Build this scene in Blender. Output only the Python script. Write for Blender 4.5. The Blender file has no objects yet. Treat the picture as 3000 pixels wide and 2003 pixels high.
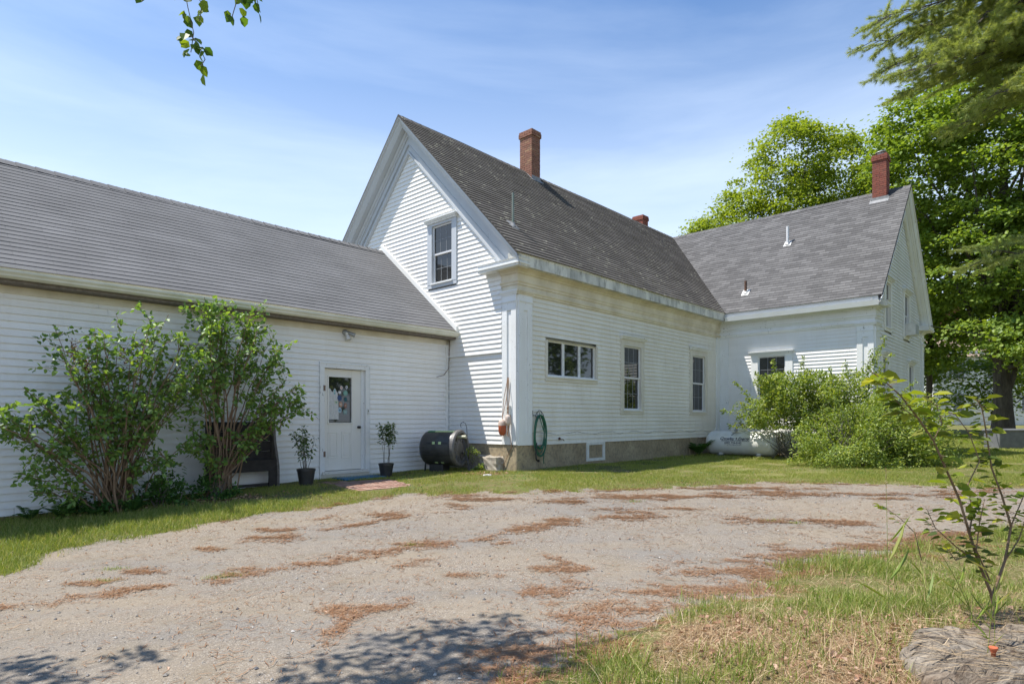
import bpy, math, random
import numpy as np
from mathutils import Vector, Matrix, noise as mnoise
R = math.radians
C = bpy.context.scene.collection
scene = bpy.context.scene

# ---------------------------------------------------------------- camera, sky, sun, exposure
cam_d = bpy.data.cameras.new('camera'); cam = bpy.data.objects.new('camera', cam_d); C.objects.link(cam)
cam.location = (0, 0, 1.5); cam.rotation_euler = (R(90), 0, 0)
cam_d.sensor_width = 36; cam_d.lens = 36*1790/3000; cam_d.shift_y = .0755
cam_d.clip_start = .05; cam_d.clip_end = 2000
scene.camera = cam
SUN = Vector((-.418, .006, .91)).normalized()
w = bpy.data.worlds.new('World'); scene.world = w; w.use_nodes = True
nt = w.node_tree; nt.nodes.clear()
wo = nt.nodes.new('ShaderNodeOutputWorld'); bg = nt.nodes.new('ShaderNodeBackground')
sk = nt.nodes.new('ShaderNodeTexSky'); sk.sky_type = 'NISHITA'; sk.sun_disc = False
sk.sun_elevation = math.asin(SUN.z); sk.sun_rotation = math.atan2(SUN.x, SUN.y)
sk.air_density = 1.0; sk.dust_density = .4; sk.ozone_density = 2.2
tc = nt.nodes.new('ShaderNodeTexCoord'); mp = nt.nodes.new('ShaderNodeMapping')
mp.inputs['Scale'].default_value = (.8, .8, 5.0); mp.inputs['Rotation'].default_value = (R(8), R(-6), R(20))
nz = nt.nodes.new('ShaderNodeTexNoise'); nz.inputs['Scale'].default_value = 1.7; nz.inputs['Detail'].default_value = 7
nz.inputs['Roughness'].default_value = .55; nz.inputs['Distortion'].default_value = .35
rp = nt.nodes.new('ShaderNodeValToRGB'); rp.color_ramp.elements[0].position = .43; rp.color_ramp.elements[1].position = .80
rp.color_ramp.elements[1].color = (.24, .24, .24, 1)
sx = nt.nodes.new('ShaderNodeSeparateXYZ'); hz = nt.nodes.new('ShaderNodeValToRGB'); he = hz.color_ramp.elements   # haze thickens towards the horizon
for p_, v_ in ((.30, .60), (.43, .30)): he.new(p_).color = (v_, v_, v_, 1)
he[0].color = (.88, .88, .88, 1); he[3].position = .60; he[3].color = (.0, .0, .0, 1)
ad = nt.nodes.new('ShaderNodeMath'); ad.operation = 'ADD'; ad.use_clamp = True
mx = nt.nodes.new('ShaderNodeMixRGB'); mx.inputs[2].default_value = (7.6, 8.7, 10.2, 1)
L = nt.links.new
L(tc.outputs['Generated'], mp.inputs[0]); L(mp.outputs[0], nz.inputs[0]); L(nz.outputs[0], rp.inputs[0])
nt.links.new(tc.outputs['Generated'], sx.inputs[0]); L(sx.outputs[2], hz.inputs[0]); L(hz.outputs[0], ad.inputs[0]); L(rp.outputs[0], ad.inputs[1]); L(ad.outputs[0], mx.inputs[0]); tn = nt.nodes.new('ShaderNodeMixRGB'); tn.blend_type = 'MULTIPLY'; tn.inputs[0].default_value = 1; tn.inputs[2].default_value = (.52, .93, 1.27, 1); L(sk.outputs[0], tn.inputs[1]); L(tn.outputs[0], mx.inputs[1]); L(mx.outputs[0], bg.inputs[0]); L(bg.outputs[0], wo.inputs[0])
bg.inputs[1].default_value = .094
sl = bpy.data.lights.new('sun', 'SUN'); sl.energy = 5.0; sl.angle = R(.5); sl.color = (1, .955, .89)
so = bpy.data.objects.new('sun', sl); C.objects.link(so); so.rotation_euler = SUN.to_track_quat('Z', 'Y').to_euler()
so.location = (-20, 0, 40)
scene.view_settings.view_transform = 'Standard'; scene.view_settings.look = 'None'
scene.view_settings.gamma = 1; scene.view_settings.use_curve_mapping = False
scene.view_settings.exposure = .62
scene.render.engine = 'CYCLES'
scene.cycles.max_bounces = 6; scene.cycles.diffuse_bounces = 4; scene.cycles.transmission_bounces = 4

# ---------------------------------------------------------------- helpers
A = Vector((.680, .733, 0)).normalized(); B = Vector((-A.y, A.x, 0)); C0 = Vector((.117, 13.30, 0))
Zv = Vector((0, 0, 1))
def W(a, b, z): return C0 + A*a + B*b + Vector((0, 0, z))
def sm(q): q = min(max(q, 0), 1); return q*q*(3-2*q)
def G(x, y): return .34*sm((y-5)/7) + .02*min(max(x, -12), 0) + 1.2*sm((y-26)/45)

def rootloc(o):
    v = Vector((0, 0, 0))
    while o is not None:
        v = v + o.location; o = o.parent
    return v
class MB:
    def __init__(s): s.v = []; s.f = []; s.uv = []; s.m = []
    def add(s, vs, fs, uvs=None, m=0):
        n = len(s.v); s.v += [tuple(p) for p in vs]
        for k, f in enumerate(fs):
            s.f.append([n+i for i in f]); s.m.append(m)
            s.uv.append(uvs[k] if uvs else None)
    def quad(s, a, b, c, d, uv=None, m=0): s.add([a, b, c, d], [(0, 1, 2, 3)], [uv] if uv else None, m)
    def box(s, c, sx, sy, sz, ux=None, uy=None, uz=None):
        ux = ux or Vector((1, 0, 0)); uy = uy or Vector((0, 1, 0)); uz = uz or Zv
        c = Vector(c); P = []
        for k in (-1, 1):
            for j in (-1, 1):
                for i in (-1, 1): P.append(c + ux*(i*sx/2) + uy*(j*sy/2) + uz*(k*sz/2))
        s.add(P, [(0, 2, 3, 1), (4, 5, 7, 6), (0, 1, 5, 4), (2, 6, 7, 3), (0, 4, 6, 2), (1, 3, 7, 5)])
        return s
    def fbox(s, f, s0, s1, t0, t1, o0, o1):
        P = [f(a, b, o) for o in (o0, o1) for b in (t0, t1) for a in (s0, s1)]
        s.add(P, [(0, 2, 3, 1), (4, 5, 7, 6), (0, 1, 5, 4), (2, 6, 7, 3), (0, 4, 6, 2), (1, 3, 7, 5)])
        return s
    def tube(s, pts, rs, n=6, cap=True):
        pts = [Vector(p) for p in pts]
        if not hasattr(rs, '__len__'): rs = [rs]*len(pts)
        base = len(s.v); prev = None
        for i, p in enumerate(pts):
            t = (pts[min(i+1, len(pts)-1)] - pts[max(i-1, 0)])
            if t.length < 1e-9: t = Vector((0, 0, 1))
            t.normalize()
            if prev is None:
                x = t.orthogonal().normalized()
            else:
                x = prev - t*prev.dot(t)
                x = x.normalized() if x.length > 1e-6 else t.orthogonal().normalized()
            prev = x; y = t.cross(x)
            for k in range(n):
                a = 2*math.pi*k/n; s.v.append(tuple(p + (x*math.cos(a) + y*math.sin(a))*rs[i]))
        for i in range(len(pts)-1):
            for k in range(n):
                k2 = (k+1) % n
                s.f.append([base+i*n+k, base+i*n+k2, base+(i+1)*n+k2, base+(i+1)*n+k]); s.uv.append(None); s.m.append(0)
        if cap:
            s.f.append([base+k for k in range(n)][::-1]); s.uv.append(None); s.m.append(0)
            s.f.append([base+(len(pts)-1)*n+k for k in range(n)]); s.uv.append(None); s.m.append(0)
        return s
    def lathe(s, c, prof, n=24, ax=None):
        ax = (ax or Zv).normalized(); c = Vector(c); x = ax.orthogonal().normalized(); y = ax.cross(x); base = len(s.v)
        for (r, h) in prof:
            for k in range(n):
                a = 2*math.pi*k/n; s.v.append(tuple(c + ax*h + (x*math.cos(a)+y*math.sin(a))*r))
        for i in range(len(prof)-1):
            for k in range(n):
                k2 = (k+1) % n
                s.f.append([base+i*n+k, base+i*n+k2, base+(i+1)*n+k2, base+(i+1)*n+k]); s.uv.append(None); s.m.append(0)
        return s
    def build(s, name, mats, parent=None, smooth=False, bevel=0):
        me = bpy.data.meshes.new(name); off = rootloc(parent) if parent is not None else Vector((0, 0, 0))
        me.from_pydata([(p[0]-off.x, p[1]-off.y, p[2]-off.z) for p in s.v], [], s.f)
        if not isinstance(mats, (list, tuple)): mats = [mats]
        for m in mats: me.materials.append(m)
        if any(s.m): me.polygons.foreach_set('material_index', s.m)
        if any(u is not None for u in s.uv):
            uvl = me.uv_layers.new(name='UVMap'); d = uvl.data; li = 0
            for k, f in enumerate(s.f):
                u = s.uv[k]
                for j in range(len(f)):
                    if u is not None: d[li].uv = u[j]
                    li += 1
        if smooth: me.polygons.foreach_set('use_smooth', [True]*len(me.polygons))
        me.validate(); me.update()
        o = bpy.data.objects.new(name, me); C.objects.link(o)
        if parent is not None: o.parent = parent
        if bevel:
            bm = o.modifiers.new('bevel', 'BEVEL'); bm.width = bevel; bm.segments = 2; bm.limit_method = 'ANGLE'
        return o
def npmesh(name, V, F, mat, parent=None, attrs=None, smooth=False, mi=None):
    V = np.asarray(V, dtype=np.float32); F = np.asarray(F, dtype=np.int32)
    if parent is not None: V = V - np.array(rootloc(parent), dtype=np.float32)
    me = bpy.data.meshes.new(name); k = F.shape[1]
    me.vertices.add(len(V)); me.vertices.foreach_set('co', V.ravel())
    me.loops.add(F.size); me.loops.foreach_set('vertex_index', F.ravel())
    me.polygons.add(len(F)); me.polygons.foreach_set('loop_start', np.arange(0, F.size, k, dtype=np.int32))
    for m in (mat if isinstance(mat, (list, tuple)) else [mat]): me.materials.append(m)
    if mi is not None: me.polygons.foreach_set('material_index', np.asarray(mi, dtype=np.int32))
    me.polygons.foreach_set('use_smooth', np.full(len(F), smooth))
    me.update(calc_edges=True)
    if attrs:
        for an, av in attrs.items():
            at = me.attributes.new(an, 'FLOAT', 'POINT'); at.data.foreach_set('value', np.asarray(av, dtype=np.float32))
    o = bpy.data.objects.new(name, me); C.objects.link(o)
    if parent is not None: o.parent = parent
    return o
def thing(name, label, cat, loc=(0, 0, 0), group=None):
    o = bpy.data.objects.new(name, None); C.objects.link(o); o.location = loc; o.empty_display_size = .1
    return tag(o, label, cat, group)
def tag(o, label, cat, group=None, kind=None):
    o['label'] = label; o['category'] = cat
    if group: o['group'] = group
    if kind: o['kind'] = kind
    return o
def struct(o): o['kind'] = 'structure'; return o

# ---------------------------------------------------------------- materials
class NT:
    def __init__(s, name):
        s.m = bpy.data.materials.new(name); s.m.use_nodes = True; s.t = s.m.node_tree; s.t.nodes.clear()
        s.out = s.n('ShaderNodeOutputMaterial'); s.p = s.n('ShaderNodeBsdfPrincipled'); s.l(s.p.outputs[0], s.out.inputs[0])
        s._tc = None
    def n(s, t, **k):
        x = s.t.nodes.new(t)
        for a, v in k.items(): setattr(x, a, v)
        return x
    def l(s, a, b): s.t.links.new(a, b)
    def co(s, kind='Object'):
        if s._tc is None: s._tc = s.n('ShaderNodeTexCoord')
        return s._tc.outputs[kind]
    def noise(s, scale=5, detail=4, rough=.5, vec=None, stretch=None, kind='Object', dist=0):
        x = s.n('ShaderNodeTexNoise'); x.inputs['Scale'].default_value = scale; x.inputs['Detail'].default_value = detail
        x.inputs['Roughness'].default_value = rough; x.inputs['Distortion'].default_value = dist
        v = vec if vec is not None else s.co(kind)
        if stretch:
            mp = s.n('ShaderNodeMapping'); mp.inputs['Scale'].default_value = stretch; s.l(v, mp.inputs[0]); v = mp.outputs[0]
        s.l(v, x.inputs['Vector']); return x.outputs[0]
    def ramp(s, fac, stops):
        r = s.n('ShaderNodeValToRGB'); e = r.color_ramp.elements
        while len(e) < len(stops): e.new(.5)
        for q, (p, c) in zip(e, stops):
            q.position = p; q.color = (c, c, c, 1) if not hasattr(c, '__len__') else (*c, 1)
        s.l(fac, r.inputs[0]); return r.outputs[0]
    def mix(s, fac, a, b, mode='MIX'):
        x = s.n('ShaderNodeMixRGB', blend_type=mode)
        for i, q in enumerate((fac, a, b)):
            if hasattr(q, 'is_linked') or hasattr(q, 'links'): s.l(q, x.inputs[i])
            elif i == 0: x.inputs[0].default_value = q
            else: x.inputs[i].default_value = (*q, 1)
        return x.outputs[0]
    def bump(s, h, strength=.3, dist=.01, nrm=None):
        b = s.n('ShaderNodeBump'); b.inputs['Strength'].default_value = strength; b.inputs['Distance'].default_value = dist
        s.l(h, b.inputs['Height'])
        if nrm is not None: s.l(nrm, b.inputs['Normal'])
        s.l(b.outputs[0], s.p.inputs['Normal']); return b.outputs[0]
    def base(s, c):
        if hasattr(c, '__len__') and not hasattr(c, 'links'): s.p.inputs['Base Color'].default_value = (*c, 1)
        else: s.l(c, s.p.inputs['Base Color'])
    def rough(s, r):
        if isinstance(r, (int, float)): s.p.inputs['Roughness'].default_value = r
        else: s.l(r, s.p.inputs['Roughness'])
def simple(name, c, rough=.5, c2=None, scale=8, bump=0, metal=0, spec=.5, bs=40):
    t = NT(name)
    if c2: t.base(t.mix(t.ramp(t.noise(scale, 5, .6), [(.35, 0.), (.65, 1.)]), c, c2))
    else: t.base(c)
    t.rough(rough); t.p.inputs['Metallic'].default_value = metal; t.p.inputs['Specular IOR Level'].default_value = spec
    if bump: t.bump(t.noise(bs, 4), bump, .005)
    return t.m
def siding_mat(name, c, stain, amt, streak=True, pits=False):
    t = NT(name)
    n1 = t.ramp(t.noise(1.3, 5, .6, stretch=(1, 1, .5)), [(.35, 0.), (.75, 1.)])
    n2 = t.ramp(t.noise(9, 5, .65, stretch=(1, 1, .25)), [(.5, 0.), (.8, 1.)])
    f = t.mix(1, n1, n2, 'ADD'); k = t.mix(1, f, (amt,)*3, 'MULTIPLY')
    c1 = t.mix(k, c, stain)
    ri = t.n('ShaderNodeNewGeometry').outputs['Random Per Island']
    c1 = t.mix(1, c1, t.ramp(ri, [(0., .955), (1., 1.)]), 'MULTIPLY')
    if pits:
        n3 = t.ramp(t.noise(26, 4, .7, stretch=(1, 1, .35)), [(.63, 0.), (.70, 1.)])
        c1 = t.mix(n3, c1, (.30, .27, .23))
    t.base(c1); t.rough(.55); t.bump(t.noise(60, 3, stretch=(1, 1, .2)), .06, .003)
    return t.m
def trim_mat(name, c, stain, peel=.66, amt=.5, dirt=(.2, .19, .17), ps=14, stretch=(1, 1, .5)):
    t = NT(name)
    n1 = t.ramp(t.noise(1.7, 6, .6, stretch=(1, 1, .6)), [(.38, 0.), (.7, amt)])
    c1 = t.mix(n1, c, stain)
    p = t.noise(ps*2.6, 6, .72, stretch=stretch); zone = t.ramp(t.noise(2.6, 5, .65, stretch=stretch), [(.50, 0.), (.68, .10)])
    sm2 = t.n('ShaderNodeMath', operation='ADD'); t.l(p, sm2.inputs[0]); t.l(zone, sm2.inputs[1])
    pf = t.ramp(sm2.outputs[0], [(peel+.055, 0.), (peel+.085, 1.)])
    c2 = t.mix(pf, c1, dirt)
    t.base(c2); t.rough(.6); t.bump(p, .25, .006)
    return t.m
M = {}
M['vinyl'] = siding_mat('vinyl siding', (.83, .82, .79), (.62, .57, .47), .22)
M['vinyl_shade'] = siding_mat('weathered vinyl siding shade tint', (.80, .78, .70), (.56, .50, .37), .36)  # long wall: warm ground bounce of the shaded side tinted in, plus stains
M['clap'] = siding_mat('painted clapboard', (.80, .80, .77), (.55, .53, .46), .40, pits=True)
M['trim'] = trim_mat('white painted trim', (.80, .80, .77), (.66, .62, .52), .70, .4)
M['trim_peel'] = trim_mat('peeling white trim', (.78, .79, .78), (.62, .60, .54), .60, .45, ps=11)
M['rake'] = trim_mat('peeling rake boards shade grey', (.50, .53, .56), (.44, .45, .44), .63, .5, dirt=(.22, .22, .23), ps=9, stretch=(1, 1, 1))  # shade under the gable roof painted into the grey base; flakes are peeling paint
M['frieze'] = trim_mat('stained frieze boards', (.74, .68, .54), (.50, .43, .30), .68, .85)
def fascia_mat():
    t = NT('mildewed gutter board')
    n1 = t.ramp(t.noise(2.4, 6, .62, stretch=(1, 1, .35)), [(.4, 0.), (.62, 1.)])
    c = t.mix(n1, (.70, .69, .62), (.40, .40, .37))
    n2 = t.ramp(t.noise(7, 6, .7, stretch=(1, 1, .3)), [(.52, 0.), (.70, 1.)])
    c = t.mix(n2, c, (.20, .20, .18)); t.base(c); t.rough(.75); t.bump(n2, .1, .004); return t.m
M['fascia'] = fascia_mat(); M['casing'] = trim_mat('cream weathered casing', (.66, .63, .54), (.50, .45, .34), .70, .6)
M['gutter'] = trim_mat('aged cream gutter', (.72, .70, .60), (.50, .50, .38), .74, .7)
M['gap_shade'] = simple('soffit shade brown', (.13, .11, .09), .9, (.2, .17, .14), 20)  # dark tone paints in the shade of the gap under the eave
def conc():
    t = NT('old concrete foundation')
    a = t.noise(2.2, 7, .65); b = t.noise(14, 6, .7)
    c = t.mix(t.ramp(a, [(.3, 0.), (.7, 1.)]), (.44, .36, .23), (.26, .20, .12))
    c = t.mix(t.ramp(b, [(.45, 0.), (.75, 1.)]), c, (.14, .12, .09)); t.base(c); t.rough(.95)
    t.bump(b, .5, .012); return t.m
M['concrete'] = conc()
def roof_mat(name, dark, lite, tabvar, lichen=0, rw=.3, rh=.13, gap=.004):
    t = NT(name); uv = t.co('UV')
    br = t.n('ShaderNodeTexBrick'); br.offset = .5; br.inputs['Scale'].default_value = 1
    br.inputs['Brick Width'].default_value = rw; br.inputs['Row Height'].default_value = rh
    br.inputs['Mortar Size'].default_value = gap; br.inputs['Mortar Smooth'].default_value = .3; br.inputs['Bias'].default_value = 0
    br.inputs['Color1'].default_value = (0, 0, 0, 1); br.inputs['Color2'].default_value = (1, 1, 1, 1); br.inputs['Mortar'].default_value = (.5, .5, .5, 1)
    t.l(uv, br.inputs[0])
    c = t.mix(t.ramp(br.outputs[0], [(.5-tabvar, 0.), (.5+tabvar, 1.)]), dark, lite)
    big = t.ramp(t.noise(.9, 5, .6, vec=uv), [(.3, .84), (.7, 1.12)]); c = t.mix(1, c, big, 'MULTIPLY')
    gr = t.ramp(t.noise(230, 2, .6, vec=uv), [(.3, .72), (.7, 1.28)]); c = t.mix(1, c, gr, 'MULTIPLY')
    c = t.mix(t.ramp(br.outputs[1], [(0., 0.), (1., .55)]), c, tuple(x*.35 for x in dark))
    if lichen:
        v = t.n('ShaderNodeTexVoronoi'); v.inputs['Scale'].default_value = 3.4
        mpn = t.n('ShaderNodeMapping'); mpn.inputs['Scale'].default_value = (1, 1.7, 1); t.l(uv, mpn.inputs[0])
        wv = t.mix(.12, mpn.outputs[0], t.noise(14, 4, .6, vec=uv)); t.l(wv, v.inputs['Vector'])
        s1 = t.ramp(v.outputs['Distance'], [(.16, 1.), (.25, 0.)])
        n9 = t.ramp(t.noise(30, 4, .6, vec=uv), [(.45, 0.), (.6, 1.)])
        n5 = t.ramp(t.noise(.8, 2, .5, vec=uv), [(.30, 0.), (.48, 1.)])
        s1 = t.mix(1, t.mix(1, s1, n9, 'MULTIPLY'), n5, 'MULTIPLY')
        c = t.mix(s1, c, (.62, .60, .46)); bl = t.ramp(t.noise(.7, 6, .65, vec=uv, stretch=(1, .35, 1)), [(.42, 0.), (.60, .55)]); c = t.mix(bl, c, (.075, .068, .060))
        s2 = t.ramp(t.noise(55, 5, .75, vec=uv), [(.62, 0.), (.68, .9)]); c = t.mix(s2, c, (.40, .40, .34))
        ms = t.ramp(t.noise(2.1, 5, .6, vec=uv), [(.55, 0.), (.75, .5)]); c = t.mix(ms, c, (.075, .07, .045))
    t.base(c); t.rough(.95); t.p.inputs['Specular IOR Level'].default_value = .25
    t.bump(t.noise(160, 3, .6, vec=uv), .35, .006); return t.m
M['roof_main'] = roof_mat('weathered lichen shingles', (.105, .094, .083), (.160, .146, .130), .5, 1, rw=.9)
M['roof_shed'] = roof_mat('grey strip shingles', (.150, .148, .148), (.170, .168, .168), .5, 0, rw=.92, gap=.003)
M['roof_far'] = roof_mat('grey architectural shingles', (.098, .095, .094), (.150, .146, .144), .40, 0, rw=.32, gap=.006)
def brick_mat(name, cols):
    t = NT(name); ri = t.n('ShaderNodeNewGeometry').outputs['Random Per Island']
    c = t.ramp(ri, cols); n = t.noise(18, 5, .7); c = t.mix(t.ramp(n, [(.4, 0.), (.8, .6)]), c, (.16, .12, .08))
    t.base(c); t.rough(.9); t.bump(t.noise(60, 4, .7), .6, .006); return t.m
M['brick_old'] = brick_mat('aged brick', [(0., (.20, .085, .055)), (.4, (.29, .12, .075)), (.8, (.24, .10, .068)), (1., (.36, .20, .11))])
M['brick_red'] = brick_mat('painted red brick', [(0., (.24, .062, .042)), (.5, (.30, .085, .055)), (1., (.20, .05, .038))])
M['mortar'] = simple('mortar', (.27, .22, .17), .95, (.36, .31, .25), 30, .4)
M['mortar_red'] = simple('mortar red', (.26, .12, .09), .95, (.34, .2, .16), 30, .4)
def glass_mat(name, base=(.018, .02, .02)):
    t = NT(name); t.base(base); t.rough(.03); t.p.inputs['IOR'].default_value = 1.62; t.p.inputs['Specular IOR Level'].default_value = .62
    t.bump(t.noise(1.6, 2, .5), .02, .02); return t.m
M['glass'] = glass_mat('window glass')
M['muntin'] = simple('grille bars between panes', (.30, .31, .32), .4)
M['metal_dark'] = simple('black metal', (.03, .03, .03), .45, metal=.4)
M['metal_grey'] = simple('galvanised metal', (.42, .43, .43), .5, (.3, .31, .31), 12, metal=.5)
M['white_metal'] = simple('white enamel', (.72, .72, .69), .4, (.60, .59, .54), 6)
M['white_pvc'] = simple('white pipe', (.72, .72, .72), .4)
M['rust'] = simple('rusty iron', (.16, .08, .045), .85, (.09, .05, .035), 15, .3)
M['green_pipe'] = simple('green weathered pipe', (.16, .20, .17), .6, (.22, .25, .21), 14)
M['lead'] = simple('lead flashing', (.20, .205, .21), .8, (.30, .30, .30), 10)
M['black_plastic'] = simple('black plastic', (.022, .022, .023), .42, (.04, .04, .04), 5, .1)
M['char_plastic'] = simple('charcoal plastic', (.03, .03, .03), .36, (.06, .06, .058), 3, .15, bs=9)
M['green_vent'] = simple('pale green plastic', (.50, .62, .33), .4, (.40, .52, .22), 9)
M['green_band'] = simple('dark green plastic', (.06, .20, .09), .4)
M['black_wood'] = simple('black stained wood', (.012, .010, .009), .7, (.03, .025, .022), 9, .3)
M['grey_wood'] = simple('grey worn wood edge', (.17, .155, .14), .8, (.1, .09, .08), 12, .3)
M['hose'] = simple('green hose', (.018, .13, .075), .4, (.012, .09, .05), 12)
M['orange'] = simple('faded orange buoy', (.42, .10, .035), .55, (.34, .07, .02), 12, .2)
M['buoy_white'] = simple('dirty white buoy', (.62, .52, .45), .65, (.45, .33, .26), 14, .2)
M['rope'] = simple('old rope', (.36, .22, .13), .9, (.25, .14, .08), 25, .3)
M['blue_mat'] = simple('blue woven mat', (.04, .17, .30), .95, (.025, .10, .19), 40, .6)
M['mat_light'] = simple('pale mat stripes', (.30, .38, .42), .95, (.2, .28, .33), 40, .6)
M['tank'] = simple('cream tank paint', (.80, .80, .76), .35, (.70, .69, .62), 3)
M['ink'] = simple('dark blue lettering', (.012, .015, .05), .5)
M['terracotta'] = simple('orange clay', (.50, .13, .05), .7, (.42, .1, .04), 9)
M['grey_block'] = simple('grey cast concrete', (.17, .175, .18), .9, (.12, .125, .13), 4, .3)
M['stone'] = simple('rough granite', (.40, .36, .29), .95, (.27, .23, .18), 9, .8, bs=14)
M['white_stone'] = simple('pale stone', (.62, .60, .58), .9, (.5, .48, .46), 20, .4)
M['soil'] = simple('potting soil', (.05, .035, .025), 1, (.08, .055, .04), 30, .5)
M['tan_roof'] = roof_mat('tan shingles', (.26, .19, .14), (.34, .26, .2), .4)
M['door'] = trim_mat('cream steel door', (.76, .74, .68), (.66, .62, .54), .735, .4)
M['step'] = trim_mat('worn step riser', (.70, .68, .62), (.5, .47, .41), .585, .6, ps=8, stretch=(1, 1, 2))
M['curtain'] = simple('white curtain', (.60, .60, .58), .9, (.5, .5, .48), 25)
def bark(name, a, b, sc=7):
    t = NT(name); n = t.noise(sc, 6, .7, stretch=(1, 1, .22)); t.base(t.mix(t.ramp(n, [(.35, 0.), (.65, 1.)]), a, b)); t.rough(.95)
    t.bump(n, .9, .03); return t.m
M['bark_dark'] = bark('dark maple bark', (.045, .036, .028), (.10, .085, .065))
M['bark_lilac'] = bark('tan shrub bark', (.17, .105, .06), (.26, .18, .115), 14)
M['bark_grey'] = bark('grey twig bark', (.10, .085, .07), (.17, .15, .125), 12)
M['old_wood'] = bark('weathered driftwood', (.13, .105, .085), (.44, .41, .38), 5)
def leaf_mat(name, c1, c2, c3, trans=.35, gloss=.12, vein=0):
    m = bpy.data.materials.new(name); m.use_nodes = True; t = m.node_tree; t.nodes.clear()
    o = t.nodes.new('ShaderNodeOutputMaterial'); g = t.nodes.new('ShaderNodeNewGeometry'); r = t.nodes.new('ShaderNodeValToRGB')
    e = r.color_ramp.elements; e.new(.5)
    for q, (p, c) in zip(e, ((0, c1), (.55, c2), (1, c3))): q.position = p; q.color = (*c, 1)
    t.links.new(g.outputs['Random Per Island'], r.inputs[0])
    d = t.nodes.new('ShaderNodeBsdfPrincipled'); d.inputs['Roughness'].default_value = .5; d.inputs['Specular IOR Level'].default_value = gloss*3
    tr = t.nodes.new('ShaderNodeBsdfTranslucent'); mx = t.nodes.new('ShaderNodeMixShader'); mx.inputs[0].default_value = trans
    cm = t.nodes.new('ShaderNodeMixRGB'); cm.blend_type = 'MULTIPLY'; cm.inputs[0].default_value = 1; cm.inputs[2].default_value = (1.35, 1.3, .5, 1)
    t.links.new(r.outputs[0], cm.inputs[1]); t.links.new(cm.outputs[0], tr.inputs[0])
    t.links.new(r.outputs[0], d.inputs[0]); t.links.new(d.outputs[0], mx.inputs[1]); t.links.new(tr.outputs[0], mx.inputs[2])
    t.links.new(mx.outputs[0], o.inputs[0]); return m
M['lf_lilac'] = leaf_mat('lilac leaves', (0.105, 0.19, 0.045), (0.155, 0.275, 0.055), (0.27, 0.39, 0.075), 0.4, .22)
M['lf_maple'] = leaf_mat('maple leaves', (0.135, 0.215, 0.035), (0.2, 0.29, 0.045), (0.28, 0.36, 0.06), 0.42)
M['lf_maple_y'] = leaf_mat('yellow green maple leaves', (0.17, 0.24, 0.03), (0.24, 0.31, 0.04), (0.31, 0.37, 0.055), 0.45)
M['lf_dist'] = leaf_mat('distant pale leaves', (.07, .13, .05), (.11, .17, .06), (.16, .22, .08), .4)
M['lf_bush'] = leaf_mat('forsythia leaves', (0.13, 0.2, 0.035), (0.23, 0.31, 0.05), (0.38, 0.42, 0.08), 0.42, .2)
M['lf_linden'] = leaf_mat('overhanging leaves', (0.05, 0.11, 0.015), (0.09, 0.17, 0.02), (0.22, 0.3, 0.02), 0.5)
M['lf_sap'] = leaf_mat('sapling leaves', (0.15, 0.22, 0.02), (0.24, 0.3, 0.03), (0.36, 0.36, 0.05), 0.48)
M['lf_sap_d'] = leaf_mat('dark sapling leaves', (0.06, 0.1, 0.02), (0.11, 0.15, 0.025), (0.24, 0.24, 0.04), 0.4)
M['lf_fern'] = leaf_mat('fern fronds', (0.039, 0.104, 0.026), (0.065, 0.156, 0.033), (0.117, 0.221, 0.039), .35)
M['lf_pot'] = leaf_mat('potted leaves', (0.06, 0.1, 0.035), (0.09, 0.15, 0.045), (0.16, 0.23, 0.06), 0.3)
M['needle'] = leaf_mat('pine needles', (0.18, 0.24, 0.08), (0.3, 0.36, 0.11), (0.44, 0.46, 0.16), 0.45, .15)
M['grass'] = leaf_mat('grass blades', (0.17, 0.225, 0.04), (0.25, 0.3, 0.055), (0.46, 0.42, 0.15), 0.35, .1)
M['grass_rough'] = leaf_mat('rough grass blades', (0.14, 0.21, 0.04), (0.23, 0.3, 0.055), (0.5, 0.46, 0.2), 0.35, .1)
M['straw'] = leaf_mat('dry straw', (0.336, 0.228, 0.120), (0.480, 0.348, 0.204), (0.660, 0.516, 0.348), .1, .05)
M['dead_leaf'] = leaf_mat('dead leaves', (0.24, 0.13, 0.08), (0.37, 0.22, 0.14), (0.52, 0.36, 0.26), 0.12, .05)
M['dropped'] = leaf_mat('dropped pine needles', (0.19, 0.095, 0.045), (0.28, 0.145, 0.075), (0.38, 0.24, 0.14), 0.05, .05)
M['brown_flower'] = leaf_mat('spent brown blossom', (.08, .03, .015), (.13, .05, .02), (.18, .08, .04), .1)

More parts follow.
